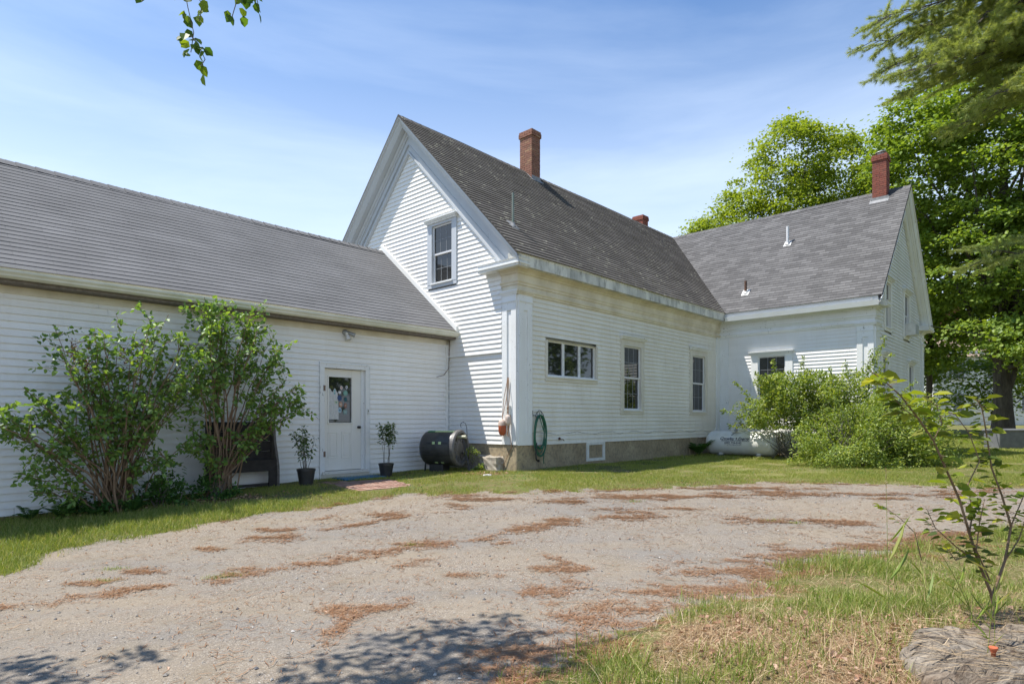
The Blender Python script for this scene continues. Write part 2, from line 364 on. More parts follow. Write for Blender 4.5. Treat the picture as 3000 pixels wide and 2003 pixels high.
# ---------------------------------------------------------------- ground, driveway
UP = [(-5.22,6.23),(-5.41,7.16),(-5.18,7.53),(-4.65,7.9),(-4.06,8.44),(-3.51,8.98),(-2.9,9.28),(-2.41,9.67),(-1.64,10.2),(0.0,10.15),(1.47,10.35),(2.98,10.67),(4.39,11.22),(5.38,11.45),(5.98,11.17),(7.31,10.79),(8.91,10.63)]
LO = [(6.5,7.76),(5.56,7.38),(4.71,6.95),(3.82,6.5),(3.17,6.31),(2.81,6.06),(2.15,5.24),(1.36,4.78),(0.93,4.34),(0.41,3.82),(0.12,3.46)]
POLY = np.array([(-14, 2.5), (-9, 4.6), (-6.3, 5.6)] + UP + [(16, 10.4), (40, 9.5), (40, 7.5), (12, 8.3)] + LO + [(-.3, 2.2), (-.6, -6), (-14, -6)])
PATCH = [(-3.93,5.89,.23,.14),(-3.67,6.24,.16,.18),(-3.25,5.88,.09,.12),(-2.97,7.57,.38,.2),(-3.4,7.07,.16,.12),(-2.85,5.94,.2,.09),(-2.61,6.16,.24,.11),(-1.88,6.61,.26,.11),(-1.51,6.75,.34,.14),(-1.07,7.07,.32,.21),(-.41,7.33,.45,.19),(-3.66,5.4,.24,.1),(-4.22,5.16,.17,.12),(-1.35,4.47,.06,.45),(-1.35,4.98,.11,.13),(-1.01,6.29,.18,.13),(-.21,5.88,.23,.12),(-.12,7.1,.12,.09),(-3.2,8.0,.13,.09),(-2.47,7.89,.22,.11),(-1.55,8.7,.34,.22),(-.81,9.13,.26,.19),(-2.66,8.57,.1,.11),(-.95,9.91,.44,.18),(.85,9.45,.42,.26),(1.68,9.81,.33,.23),(2.55,9.81,.3,.23),(3.49,9.99,.33,.21),(4.48,10.05,.62,.38),(4.16,10.59,.71,.22),(5.35,9.99,.17,.12),(1.67,8.5,.33,.33),(2.48,8.69,.24,.22),(.43,7.99,.36,.11),(.08,7.61,.17,.14),(3.47,8.11,.54,.27),(.61,5.77,.11,.34),(.51,6.06,.17,.14),(.17,5.32,.12,.3),(1.76,5.8,.29,.45),(2.17,5.53,.37,.28),(2.9,6.02,.37,.29),(3.67,6.42,.29,.16),(.67,4.73,.34,.22),(.97,4.95,.25,.16),(.43,4.01,.34,.22),(.21,3.82,.26,.16),(-.1,3.67,.25,.13),(4.33,6.75,.3,.14),(6.93,9.93,.5,.18),(7.73,10.25,.52,.17),(5.93,9.64,.32,.11)]
STREAK = [([(-4.6, 5.0), (-4.22, 5.16), (-3.66, 5.42), (-3.3, 5.7), (-2.85, 5.95)], .13), ([(-2.85, 5.94), (-2.3, 6.3), (-1.88, 6.61), (-1.4, 6.8), (-1.0, 7.07), (-.41, 7.33), (.08, 7.61), (.43, 7.99), (1.2, 8.3), (1.9, 8.55)], .17),
          ([(-.9, 9.7), (.4, 9.5), (1.7, 9.75), (2.9, 9.85), (4.2, 10.1), (5.4, 10.0), (7.0, 9.95)], .13), ([(.3, 5.0), (.55, 5.5), (.65, 6.1), (.35, 6.6)], .12), ([(2.9, 8.0), (3.6, 8.15), (4.6, 8.0)], .14), ([(-3.2, 8.0), (-2.4, 7.85), (-1.5, 8.6)], .09), ([(-1.4, 4.2), (-1.3, 4.7), (-1.0, 5.1)], .09)]
def vG(x, y):
    s = lambda q: (lambda t: t*t*(3-2*t))(np.clip(q, 0, 1))
    return .34*s((y-5)/7) + .02*np.minimum(np.maximum(x, -12), 0) + 1.2*s((y-26)/45)
def vnoise(x, y, sc, seed=0):
    rg = np.random.default_rng(seed); T = rg.random((256, 256)); X = x*sc; Y = y*sc
    i = np.floor(X).astype(int); j = np.floor(Y).astype(int); fx = X-i; fy = Y-j; fx = fx*fx*(3-2*fx); fy = fy*fy*(3-2*fy)
    g = lambda a, b: T[a & 255, b & 255]
    return (g(i, j)*(1-fx)+g(i+1, j)*fx)*(1-fy) + (g(i, j+1)*(1-fx)+g(i+1, j+1)*fx)*fy - .5
def fbm(x, y, sc, seed=0, o=4): return sum(vnoise(x, y, sc*2**k, seed+k)/1.7**k for k in range(o))
def sdist(x, y):
    """positive inside the driveway"""
    d = np.full(x.shape, 1e9); ins = np.zeros(x.shape, bool); n = len(POLY)
    for k in range(n):
        x0, y0 = POLY[k]; x1, y1 = POLY[(k+1) % n]; ex, ey = x1-x0, y1-y0
        t = np.clip(((x-x0)*ex+(y-y0)*ey)/(ex*ex+ey*ey), 0, 1)
        d = np.minimum(d, np.hypot(x-x0-t*ex, y-y0-t*ey))
        c = ((y0 > y) != (y1 > y)) & (x < (x1-x0)*(y-y0)/((y1-y0) if y1 != y0 else 1e-9)+x0); ins ^= c
    return np.where(ins, d, -d)
def pmask(x, y):
    m = np.zeros(x.shape); n = 1.1*fbm(x*.7, y*1.5, 4.2, 11)+.5*fbm(x, y*1.6, 15, 12)
    wx = x+.24*fbm(x, y, 2.2, 61); wy = y+.16*fbm(x, y, 2.2, 62); str_ = fbm(x*.8-y*.15, y*3.6+x*.5, 2.6, 66)
    for line, hw in STREAK:
        d = np.full(x.shape, 1e9)
        for (x0, y0), (x1, y1) in zip(line[:-1], line[1:]):
            ex, ey = x1-x0, y1-y0; t = np.clip(((wx-x0)*ex+(wy-y0)*ey)/(ex*ex+ey*ey), 0, 1); d = np.minimum(d, np.hypot(wx-x0-t*ex, (wy-y0-t*ey)))
        m = np.maximum(m, .80-(d/hw)**2*.75+(n+str_)*1.1*np.exp(-(d/hw)**2*.25))
    for cx, cy, rx, ry in PATCH:
        q = ((wx-cx)/(rx*1.5))**2 + ((wy-cy)/(ry*1.15))**2
        m = np.maximum(m, (.74-q*.75+(n+.9*str_)*1.25*np.exp(-q*.3))*np.exp(-q*.12))
    sd = sdist(x, y); near = (y < 7.6) & (x > -.3)
    m = np.maximum(m, np.where(near, .98-np.abs(sd-.20)*2.3+(n+str_)*1.2, -1))
    m = np.maximum(m, np.where(~near & (x > -4), .25-np.abs(sd-.05)*5+n*1.5, -1))
    return np.clip(m, 0, 1)
def relief(x, y): return .018*fbm(x, y, .8, 3) + .006*fbm(x, y, 4, 7)
def gz(x, y):
    sd = sdist(x, y); edge = np.clip(-sd*3, 0, 1)
    mound = .10*np.exp(-(((x-3.2)/1.6)**2 + ((y-3.9)/.9)**2))
    return vG(x, y) + relief(x, y) + .03*edge + mound
def gz1(x, y): return float(gz(np.array([x]), np.array([y]))[0])
def axis(lo, hi, st, far0, far1):
    a = list(np.arange(lo, hi, st)); s = st; q = a[-1]
    while q < far1: s *= 1.22; q += s; a.append(q)
    s = st; q = lo
    while q > far0: s *= 1.22; q -= s; a.insert(0, q)
    return np.array(a)
xs = axis(-9.5, 14, .055, -260, 260); ys = axis(1.8, 13.5, .045, -120, 420)
X, Y = np.meshgrid(xs, ys); nxg, nyg = len(xs), len(ys)
Zg = gz(X.ravel(), Y.ravel()).reshape(X.shape)
V = np.stack([X.ravel(), Y.ravel(), Zg.ravel()], 1)
ii, jj = np.meshgrid(np.arange(nxg-1), np.arange(nyg-1)); q0 = (jj*nxg+ii).ravel()
F = np.stack([q0, q0+1, q0+nxg+1, q0+nxg], 1)
cx = V[F, 0].mean(1); cy = V[F, 1].mean(1)
sd = sdist(cx, cy) + .30*fbm(cx, cy, 2.3, 5) + .10*fbm(cx, cy, 9, 15)
pm = pmask(V[:, 0], V[:, 1])
def gravel():
    t = NT('packed gravel'); v = t.co('Object')
    vo = t.n('ShaderNodeTexVoronoi'); vo.inputs['Scale'].default_value = 135; t.l(v, vo.inputs['Vector'])
    vo2 = t.n('ShaderNodeTexVoronoi'); vo2.inputs['Scale'].default_value = 52; t.l(v, vo2.inputs['Vector'])
    sep = t.n('ShaderNodeSeparateColor'); t.l(vo.outputs['Color'], sep.inputs[0]); sep2 = t.n('ShaderNodeSeparateColor'); t.l(vo2.outputs['Color'], sep2.inputs[0])
    fines = t.ramp(t.noise(120, 5, .85), [(.3, .55), (.7, 1.36)])
    dust = t.mix(t.ramp(t.noise(.55, 6, .62, stretch=(.6, 1.6, 1)), [(.40, 0.), (.60, 1.)]), (.268, .222, .165), (.198, .184, .165))
    c = t.mix(1, dust, fines, 'MULTIPLY')
    st = t.ramp(sep.outputs[0], [(0., (.09, .08, .075)), (.3, (.175, .145, .11)), (.6, (.265, .215, .16)), (.85, (.235, .21, .19)), (1., (.48, .43, .35))])
    loose = t.ramp(t.noise(1.1, 6, .65), [(.38, .22), (.66, .85)])
    c = t.mix(loose, c, st)
    big = t.ramp(sep2.outputs[1], [(.86, 0.), (.88, 1.)]); inner = t.ramp(vo2.outputs['Distance'], [(.28, 1.), (.42, 0.)])
    c = t.mix(t.mix(1, t.mix(1, big, inner, 'MULTIPLY'), loose, 'MULTIPLY'), c, t.ramp(sep2.outputs[0], [(0., (.08, .078, .08)), (.5, (.26, .24, .22)), (1., (.48, .44, .38))]))
    c = t.mix(t.ramp(t.noise(2.3, 6, .7), [(.50, 0.), (.70, .5)]), c, (.19, .155, .105))
    c = t.mix(t.ramp(t.noise(34, 5, .8), [(.60, 0.), (.66, .7)]), c, (.10, .085, .07))
    at = t.n('ShaderNodeAttribute', attribute_name='needles')
    nn = t.noise(60, 4, .7, stretch=(1, 1, 1)); fm = t.n('ShaderNodeMath', operation='MULTIPLY_ADD'); t.l(nn, fm.inputs[0]); fm.inputs[1].default_value = 1.1
    sub = t.n('ShaderNodeMath', operation='SUBTRACT'); t.l(at.outputs['Fac'], sub.inputs[0]); sub.inputs[1].default_value = .72; t.l(sub.outputs[0], fm.inputs[2])
    nf = t.ramp(fm.outputs[0], [(.30, 0.), (.90, .30)])
    c = t.mix(nf, c, (.27, .14, .07))
    t.base(c); t.rough(.95); t.p.inputs['Specular IOR Level'].default_value = .2
    b1 = t.bump(t.noise(7, 6, .7), .35, .03); t.bump(vo.outputs['Distance'], .5, .008, b1); return t.m
def lawn_soil():
    t = NT('turf ground'); n = t.noise(3.2, 6, .65); n2 = t.noise(26, 5, .7); n3 = t.noise(.25, 3, .5)
    c = t.mix(t.ramp(n, [(.38, 0.), (.66, 1.)]), (.105, .135, .03), (.19, .155, .075))
    c = t.mix(t.ramp(n2, [(.45, 0.), (.7, .7)]), c, (.10, .085, .04))
    c = t.mix(t.ramp(n3, [(.5, 0.), (.75, .5)]), c, (.30, .28, .10))
    at = t.n('ShaderNodeAttribute', attribute_name='needles'); c = t.mix(t.ramp(at.outputs['Fac'], [(.1, 0.), (.7, .85)]), c, (.23, .115, .05))
    lt = t.n('ShaderNodeAttribute', attribute_name='litter'); c = t.mix(t.ramp(lt.outputs['Fac'], [(.1, 0.), (.7, .9)]), c, (.19, .115, .065))
    t.base(c); t.rough(1); t.p.inputs['Specular IOR Level'].default_value = .1; t.bump(n2, .8, .03); return t.m
def litter_m(x, y):
    m = 1.15 - (((x-1.95)/1.05)**2 + ((y-3.85)/.70)**2) + .8*fbm(x, y, 2.5, 21)
    m2 = 1.0 - (((x-3.2)/1.3)**2 + ((y-4.1)/.65)**2) + .8*fbm(x, y, 2.5, 22)
    m3 = .8 - (((x+.55)/.7)**2 + ((y-12.75)/.35)**2)*.9
    m4 = .95 - (((x+5.3)/1.9)**2 + ((y-(9.35+.45*(x+5.6)))/.50)**2)*.9+.5*fbm(x, y, 3, 23)
    return np.clip(np.maximum(np.maximum(m, m2), np.maximum(m3, m4)), 0, 1)
lm = litter_m(V[:, 0], V[:, 1])
def sub(mask):
    f = F[mask]; u, inv = np.unique(f.ravel(), return_inverse=True); return V[u], inv.reshape(f.shape), u
for nm, mk, mt in (('driveway', sd > 0, gravel()), ('lawn', sd <= 0, lawn_soil())):
    v, f, u = sub(mk); struct(npmesh(nm, v, f, mt, attrs={'needles': pm[u], 'litter': lm[u]}, smooth=True))

# ---------------------------------------------------------------- the farmhouse
HL = W(0, 0, 0)
house = thing('farmhouse', 'white clapboard farmhouse of three joined blocks with grey shingle roofs and red brick chimneys', 'house', HL)
EX = .107; D = 4.63
def siding(name, f, z0, z1, lim, mat, holes=(), lip=.024, e=EX, base=.003, jit=.0015, seed=1):
    """f(s,z,o) -> world; lim(z) -> (s0,s1); holes (s0,s1,z0,z1)"""
    mb = MB(); z = z0; rg = random.Random(seed)
    while z < z1-1e-6:
        zt = min(z+e, z1); a0, a1 = lim(z); b0, b1 = lim(zt)
        if b1 < b0: b0 = b1 = (b0+b1)/2
        if a1 > a0:
            segs = [(a0, a1, b0, b1)]
            for (h0, h1, hz0, hz1) in holes:
                if zt > hz0+.03 and z < hz1-.03:
                    ns = []
                    for (p0, p1, q0, q1) in segs:
                        if h1 <= p0 or h0 >= p1: ns.append((p0, p1, q0, q1)); continue
                        if h0 > p0: ns.append((p0, h0, q0, h0))
                        if h1 < p1: ns.append((h1, p1, h1, q1))
                    segs = ns
            j = rg.uniform(-jit, jit)
            cut = []; o_ = rg.uniform(0, 3.66)
            for (p0, p1, q0, q1) in segs:
                xs_ = [c_ for c_ in [o_-3.66*8+3.66*k_ for k_ in range(20)] if max(p0, q0)+.1 < c_ < min(p1, q1)-.1]
                if not xs_: cut.append((p0, p1, q0, q1)); continue
                e_ = [(p0, q0)]+[(c_, c_) for c_ in xs_]+[(p1, q1)]
                for (u0, w0), (u1, w1) in zip(e_[:-1], e_[1:]): cut.append((u0+.002, u1-.002, w0+.002, w1-.002))
            for (p0, p1, q0, q1) in cut:
                mb.add([f(p0, z-.006, base+lip), f(p1, z-.006, base+lip), f(q1, zt+j, base), f(q0, zt+j, base), f(p0, z-.002, base-.002), f(p1, z-.002, base-.002)],
                       [(0, 1, 2, 3), (4, 5, 1, 0)])
        z += e
    return mb.build(name, mat, house)
fM = lambda s, z, o: W(s, -o, z)                    # long wall of the middle block
fG = lambda s, z, o: W(-o, s, z)                    # its gable
fG2 = lambda s, z, o: W(-o-.03, s, z)
fS = lambda s, z, o: W(s, 2.233-o, z)               # long low wing
fF = lambda s, z, o: W(10.2-o, -s, z)               # far block, wall beside the tanks
fR = lambda s, z, o: W(10.2+s, -D-o, z)             # far block gable
WIN = dict(wide=(.92, 2.98, 2.38, 3.37), h1=(4.04, 5.23, 1.64, 3.72), h2=(7.99, 9.20, 1.64, 3.76))
holesM = [(v[0]+.03, v[1]-.03, v[2]+.03, v[3]-.03) for v in WIN.values()]
gl = lambda z: (3.72-max(9.17-z, 0)/1.035, 3.72+max(9.17-z, 0)/1.035)
siding('siding_wall', fM, .93, 4.30, lambda z: (.43, 9.9), M['vinyl_shade'], holesM, seed=2)
siding('siding_wall', fG, .95, 3.0, lambda z: (.43, 2.24), M['vinyl'], seed=3, lip=.022)
siding('siding_wall', fG2, 3.0, 9.1, lambda z: (max(gl(z)[0], .43), gl(z)[1]), M['vinyl'], [(1.93, 2.95, 4.78, 6.36)], seed=4, lip=.022)
DH = (-3.40, -2.36, .30, 2.58)
siding('siding_wall', fS, .13, 3.42, lambda z: (-15, -.05), M['vinyl'], [DH], seed=5, lip=.023)
siding('siding_wall', fF, .95, 4.32, lambda z: (.33, D-.44), M['vinyl'], [(1.12, 2.36, 1.72, 3.6)], seed=6, lip=.022)
gr = lambda z: (3.72-max(9.17-z, 0)/1.035 if z > 4.9 else .44, 3.72+max(9.17-z, 0)/1.035 if z > 4.9 else 7.0)
RW = [(1.12, 2.12, 4.2, 5.82), (3.85, 4.95, 4.2, 5.85), (.72, 1.78, 1.5, 3.5), (4.55, 5.65, 1.45, 3.5)]
siding('siding_wall', fR, .95, 9.1, gr, M['clap'], [(a+.03, b-.03, c+.03, d-.03) for a, b, c, d in RW], lip=.024, seed=7)
# solid backing behind the siding (so that nothing shows through and from the side it is a house)
mb = MB()
def prism(f, pts, o0, o1):
    n = len(pts); P = [f(s, z, o0) for s, z in pts] + [f(s, z, o1) for s, z in pts]
    mb.add(P, [tuple(range(n)), tuple(range(n, 2*n))] + [(i, (i+1) % n, n+(i+1) % n, n+i) for i in range(n)])
prism(fG, [(.05, .9), (7.4, .9), (7.4, 4.9), (3.72, 8.95), (.05, 4.9)], -.13, -.16)
prism(fM, [(0.05, .9), (10.2, .9), (10.2, 4.8), (.05, 4.8)], -.13, -.15)
prism(fF, [(0, .9), (4.6, .9), (4.6, 4.8), (0, 4.8)], -.13, -.15)
prism(fR, [(.05, .9), (7.4, .9), (7.4, 4.9), (3.72, 8.95), (.05, 4.9)], -.13, -.16)
prism(lambda s, z, o: W(17.64+o, -D+s, z), [(0, .3), (12, .3), (12, 4.9), (0, 4.9)], 0, -.02)
prism(lambda s, z, o: W(s, 7.44+o, z), [(0, .3), (10.2, .3), (10.2, 4.9), (0, 4.9)], 0, -.02)
prism(fS, [(-15, .25), (0, .25), (0, 3.45), (-15, 3.45)], -.16, -.18)
prism(lambda s, z, o: W(s, 7.45+o, z), [(-15, .0), (0, .0), (0, 3.45), (-15, 3.45)], 0, -.02)
prism(lambda s, z, o: W(-15-o, 2.233+s, z), [(0, 0), (5.2, 0), (5.2, 3.6), (2.6, 5.9), (0, 3.6)], 0, -.02)
mb.build('wall_core', M['trim'], house)
# foundations
mb = MB()
def fnd(f, s0, s1, z0, z1, o0, o1, seg=.5):
    n = max(int((s1-s0)/seg), 1)
    for i in range(n):
        a = s0+(s1-s0)*i/n; b = s0+(s1-s0)*(i+1)/n; mb.fbox(f, a, b, z0, z1, o0, o1)
mb.fbox(fM, -.02, 8.0, -.1, .935, -.4, .005)
mb.fbox(fM, 8.0, 8.62, -.1, .935, -.4, .03)
mb.fbox(fM, 8.62, 10.2, -.1, .935, -.4, .0)
mb.fbox(fG, .4, 2.6, -.1, .95, -.4, .0)
mb.fbox(fF, 0.01, D, -.1, .95, -.4, .0)
mb.fbox(fR, .001, 7.4, -.1, .95, -.4, .0)
mb.fbox(fS, -15, 0, -.3, .17, -.3, -.08)
mb.build('foundation', M['concrete'], house, bevel=.012)
mb = MB(); mb.fbox(fG, -.012, .42, .15, .945, -.4, .03); mb.build('foundation_pier', M['concrete'], house, bevel=.03)
# skirt board over lower gable siding
mb = MB(); mb.fbox(fG, .43, 2.24, 2.985, 3.004, 0, .06); mb.build('drip_board', M['trim_peel'], house)
# pilasters
def pilaster(f, s0, s1, z0, z1, o=.05, side=1, mat='trim_peel', name='pilaster'):
    mb = MB(); w = s1-s0; pw = w*.30; pc = s0+w*(.5 if w > .4 else .5)
    if w > .35:
        a, b = pc-pw/2, pc+pw/2
        mb.fbox(f, s0, a, z0, z1, -.02, o); mb.fbox(f, b, s1, z0, z1, -.02, o)
        mb.fbox(f, a, b, z0, z0+.28, -.02, o-.001); mb.fbox(f, a, b, z1-.17, z1, -.02, o-.001); mb.fbox(f, a, b, z0+.28, z1-.17, -.02, o-.028)
    else: mb.fbox(f, s0, s1, z0, z1, -.02, o)
    # neck, capital
    mb.fbox(f, s0-.004, s1+.004, z1, z1+.16, -.02, o+.004)
    mb.fbox(f, s0-.012, s1+.012, z1+.01, z1+.03, o, o+.018)
    return mb.build(name, M[mat], house)
pilaster(fM, -.0, .44, .93, 4.06); pilaster(fG, 0, .42, .945, 4.06)
pilaster(fF, D-.44, D-.001, .95, 4.06, mat='trim_peel'); pilaster(fR, 0, .43, .95, 4.06)
pilaster(fM, 9.88, 10.16, .93, 4.2, o=.045); pilaster(fF, .045, .33, .95, 4.2, o=.04)
pilaster(fR, 7.0, 7.44, .95, 4.06)
for f, a, b in ((fM, -.05, .47), (fG, -.05, .45), (fF, D-.47, D+.05), (fR, -.05, .46), (fR, 6.97, 7.49)):
    mb = MB(); mb.fbox(f, a+.01, b-.01, 4.22, 4.255, -.02, .068); mb.fbox(f, a-.01, b+.01, 4.255, 4.285, -.02, .088); mb.fbox(f, a-.025, b+.025, 4.285, 4.315, -.02, .105)
    mb.build('capital', M['frieze' if f is fM else 'trim_peel'], house)
def sweep(name, path, norms, prof, mat, shift=None):
    """path: (a,b) corners; norms: outward (a,b) per segment; prof: (o,z) list"""
    mb = MB(); n = len(path)
    def off(i, o):
        a, b = path[i]
        if i == 0: na, nb = norms[0]
        elif i == n-1: na, nb = norms[-1]
        else: na = norms[i-1][0]+norms[i][0]; nb = norms[i-1][1]+norms[i][1]
        return a+na*o, b+nb*o
    for k in range(len(prof)-1):
        (o0, z0), (o1, z1) = prof[k], prof[k+1]
        for i in range(n-1):
            p = [off(i, o0), off(i+1, o0), off(i+1, o1), off(i, o1)]
            mb.quad(W(*p[0], z0), W(*p[1], z0), W(*p[2], z1), W(*p[3], z1))
    for i in (0, n-1):
        mb.add([W(*off(i, o), z) for o, z in prof], [tuple(range(len(prof)))])
    return mb.build(name, mat, house)
NA, NB = (-1, 0), (0, -1)
PF = [(-.02, 4.24), (.05, 4.24), (.05, 4.265), (.075, 4.29), (.085, 4.325), (.03, 4.335), (.03, 4.43), (.055, 4.435), (.06, 4.47), (.085, 4.50), (.085, 4.52), (.045, 4.53), (.045, 4.675), (.07, 4.68), (.08, 4.71), (.12, 4.735), (.125, 4.75), (.2, 4.76), (.21, 4.775), (-.02, 4.79)]
sweep('frieze', [(0, .45), (0, 0), (10.2, 0)], [NA, NB], PF, M['frieze'])
sweep('frieze', [(10.2, 0.0), (10.2, -D), (10.65, -D)], [NA, NB], PF, M['trim_peel'])
sweep('frieze', [(17.2, -D), (17.64, -D), (17.64, -D+.5)], [NB, (1, 0)], PF, M['trim_peel'])
SH = [(0, 4.762), (.31, 4.762), (.31, 4.79), (.335, 4.81), (.335, 4.835), (.31, 4.84), (.31, 4.90), (.33, 4.925), (0, 4.96)]
SO = [(0, 4.76), (.29, 4.76), (.29, 5.02), (0, 5.03)]
sweep('cornice_return', [(0, .92), (0, -.0), (.05, 0)], [NA, NB], SH, M['trim_peel'])
sweep('cornice_return', [(10.3, -D), (10.75, -D)], [NB], SH, M['trim_peel'])
sweep('cornice_return', [(16.9, -D), (17.64, -D), (17.64, -D+.3)], [NB, (1, 0)], SH, M['trim_peel'])
sweep('eave_fascia', [(-.30, 0), (10.2, 0)], [NB], [(.0, 4.765), (.315, 4.765), (.305, 5.045), (0, 5.05)], M['fascia'])
mb = MB(); mb.fbox(fM, -.36, 9.95, 5.00, 5.04, .30, .322); mb.build('drip_edge', M['trim'], house)
# far block eave: bright gutter board under a darker bed
mb = MB(); mb.fbox(fF, .30, D+.16, 4.885, 5.03, 0, .30); mb.build('eave_fascia', M['rake'], house)
mb = MB(); mb.add([fF(s, z, o) for s in (.36, D+.19) for z, o in ((4.735, .30), (4.735, .37), (4.875, .40), (4.885, .30))], [(0, 1, 2, 3), (4, 5, 6, 7), (0, 1, 5, 4), (1, 2, 6, 5), (2, 3, 7, 6), (3, 0, 4, 7)])
mb.build('gutter', M['trim'], house)
# gable rake trim
def rake(f, osc, mat, zfun=lambda s: 5.04+1.035*(s+.32), s_lo=-.36, s_mid=3.72, left=True, right=True, omax=.40):
    k = omax/.40
    prof = [(.42, -.012), (.42, .018), (.40, .02), (.40, .05), (.36, .06), (.35, .10), (.31, .15), (.29, .17), (.29, .185), (.16, .195), (.16, .21), (.135, .215), (.11, .25), (.075, .265), (.075, .31), (.045, .315), (.045, .425), (.065, .43), (.065, .445), (.02, .45), (.02, .555), (.07, .56), (.07, .60), (.03, .625), (-.02, .625)]
    mb = MB(); dm = MB()
    def z_at(s, n): return zfun(s) - n*1.44
    for i in range(len(prof)-1):
        (o0, n0), (o1, n1) = prof[i], prof[i+1]
        def start(n): return max(s_lo, (4.93+n*1.44-5.04)/1.035-.32) if n > .19 else s_lo
        for sd_ in ([-1] if left else [])+([1] if right else []):
            P = []
            for (o, n, e) in ((o0, n0, 0), (o1, n1, 0), (o1, n1, 1), (o0, n0, 1)):
                s = start(n) if e == 0 else s_mid; z = z_at(s, n)
                ss = s if sd_ == 1 else 2*s_mid-s
                P.append(f(ss, z, o*k if o > .14 else o+.04))
            (dm if i == 0 else mb).quad(*P)
    mb.build('rake_board', mat, house); dm.build('shingle_edge', M['roof_main'], house)
rake(fG, 1, M['rake'])
rake(fR, 1, M['trim_peel'], omax=.27)
# ---- roofs
def roofplane(name, f, s_lo, s_hi, lim, mat, th=.009, e=.13, slope=1.035, z0=5.04, off=-.32, seed=0):
    """s horizontal inward coordinate, lim(s)->(u0,u1); f(u,s,z)"""
    mb = MB(); k = math.hypot(1, slope); ds = e/k; s = s_lo; rg = random.Random(seed)
    nx = slope/k; nz_ = 1/k; row = 0
    while s < s_hi-1e-6:
        st = min(s+ds, s_hi); a0, a1 = lim(s); b0, b1 = lim(st)
        if a1 > a0:
            zf = lambda q: z0+slope*(q-off)
            h = th+rg.uniform(-.001, .001)
            n = max(1, int((a1-a0)/2.0))
            for i in range(n):
                t0, t1 = i/n, (i+1)/n
                u0, u1 = a0+(a1-a0)*t0, a0+(a1-a0)*t1; w0, w1 = b0+(b1-b0)*t0, b0+(b1-b0)*t1
                v0, v1 = row*e, (row+1)*e
                sag = lambda u, q: .012*math.sin(u*.9+q)*1
                P = [f(u0, s-h*nx, zf(s)+h*nz_+sag(u0, 0)), f(u1, s-h*nx, zf(s)+h*nz_+sag(u1, 0)), f(w1, st, zf(st)+sag(w1, 0)), f(w0, st, zf(st)+sag(w0, 0)),
                     f(u0, s, zf(s)-.002+sag(u0, 0)), f(u1, s, zf(s)-.002+sag(u1, 0))]
                mb.add(P, [(0, 1, 2, 3), (4, 5, 1, 0)], [[(u0, v0+.002), (u1, v0+.002), (w1, v1-.002), (w0, v1-.002)], [(u0, v0+.002), (u1, v0+.002), (u1, v0+.004), (u0, v0+.004)]])
        s = st; row += 1
    return mb, name, mat
mb, n_, m_ = roofplane('roof', lambda u, s, z: W(u, s, z), -.345, 3.72, lambda s: (-.42, 10.2+s), M['roof_main'], th=.020)
for q in ([(-.42, 3.72), (-.42, 7.8), (10.2+7.44-7.8, 7.8), (13.92, 3.72)],):
    zz = lambda b: 9.222-1.035*(b-3.72)
    mb.quad(*[W(a, b, zz(b)) for a, b in q], uv=[(a, b) for a, b in q])
main_roof = mb.build('roof', M['roof_main'], house)
mb, n_, m_ = roofplane('roof', lambda u, s, z: W(10.2+s, u, z), -.345, 3.72, lambda s: (-D-.27, s), M['roof_far'])
zz = lambda s: 9.222-1.035*(s-3.72)
for q in ([(-D-.27, 3.72), (7.9, 3.72), (7.9, 7.8), (-D-.27, 7.8)],): mb.quad(*[W(10.2+s, b, zz(s)) for b, s in q], uv=[(a, b) for a, b in q])
mb.quad(*[W(10.2+s, b, 5.04+1.035*(s+.32)) for b, s in ((3.72, 3.72), (7.9, -.3), (8.0, -.3), (8.0, 3.72))], uv=[(0, 0), (1, 0), (1, 1), (0, 1)])
far_roof = mb.build('roof', M['roof_far'], house)
zS = lambda b: 3.63+.825*(b-1.93)
mb, n_, m_ = roofplane('roof', lambda u, s, z: W(u, s, z), 1.90, 4.84, lambda s: (-15.3, -.05), M['roof_shed'], slope=.825, z0=3.63, off=1.93, e=.128, th=.008)
zz = lambda b: zS(4.84)-.825*(b-4.84)
q = [(-15.3, 4.84), (-.05, 4.84), (-.05, 7.7), (-15.3, 7.7)]; mb.quad(*[W(a, b, zz(b)) for a, b in q], uv=q)
mb.build('roof', M['roof_shed'], house)
# ridge caps
def ridge(f, u0, u1, z, mat, slope, w=.14, e=.14):
    mb = MB(); u = u0; k = 0
    while u < u1:
        v = min(u+e, u1); h = .010 + .004*(k % 2); 
        for sg in (-1, 1):
            mb.quad(f(u, 0, z+h+.012), f(v, 0, z+h+.004), f(v, sg*w, z+h+.004-w*slope), f(u, sg*w, z+h+.012-w*slope), uv=[(u, .01), (v, .01), (v, .1), (u, .1)])
        u = v; k += 1
    mb.build('ridge_cap', mat, house)
ridge(lambda u, s, z: W(u, 3.72+s, z), -.42, 13.9, 9.225, M['roof_main'], 1.035)
ridge(lambda u, s, z: W(13.92+s, u, z), -D-.27, 7.9, 9.225, M['roof_far'], 1.035)
ridge(lambda u, s, z: W(u, 4.84+s, z), -15.3, -.05, zS(4.84), M['roof_shed'], .825)
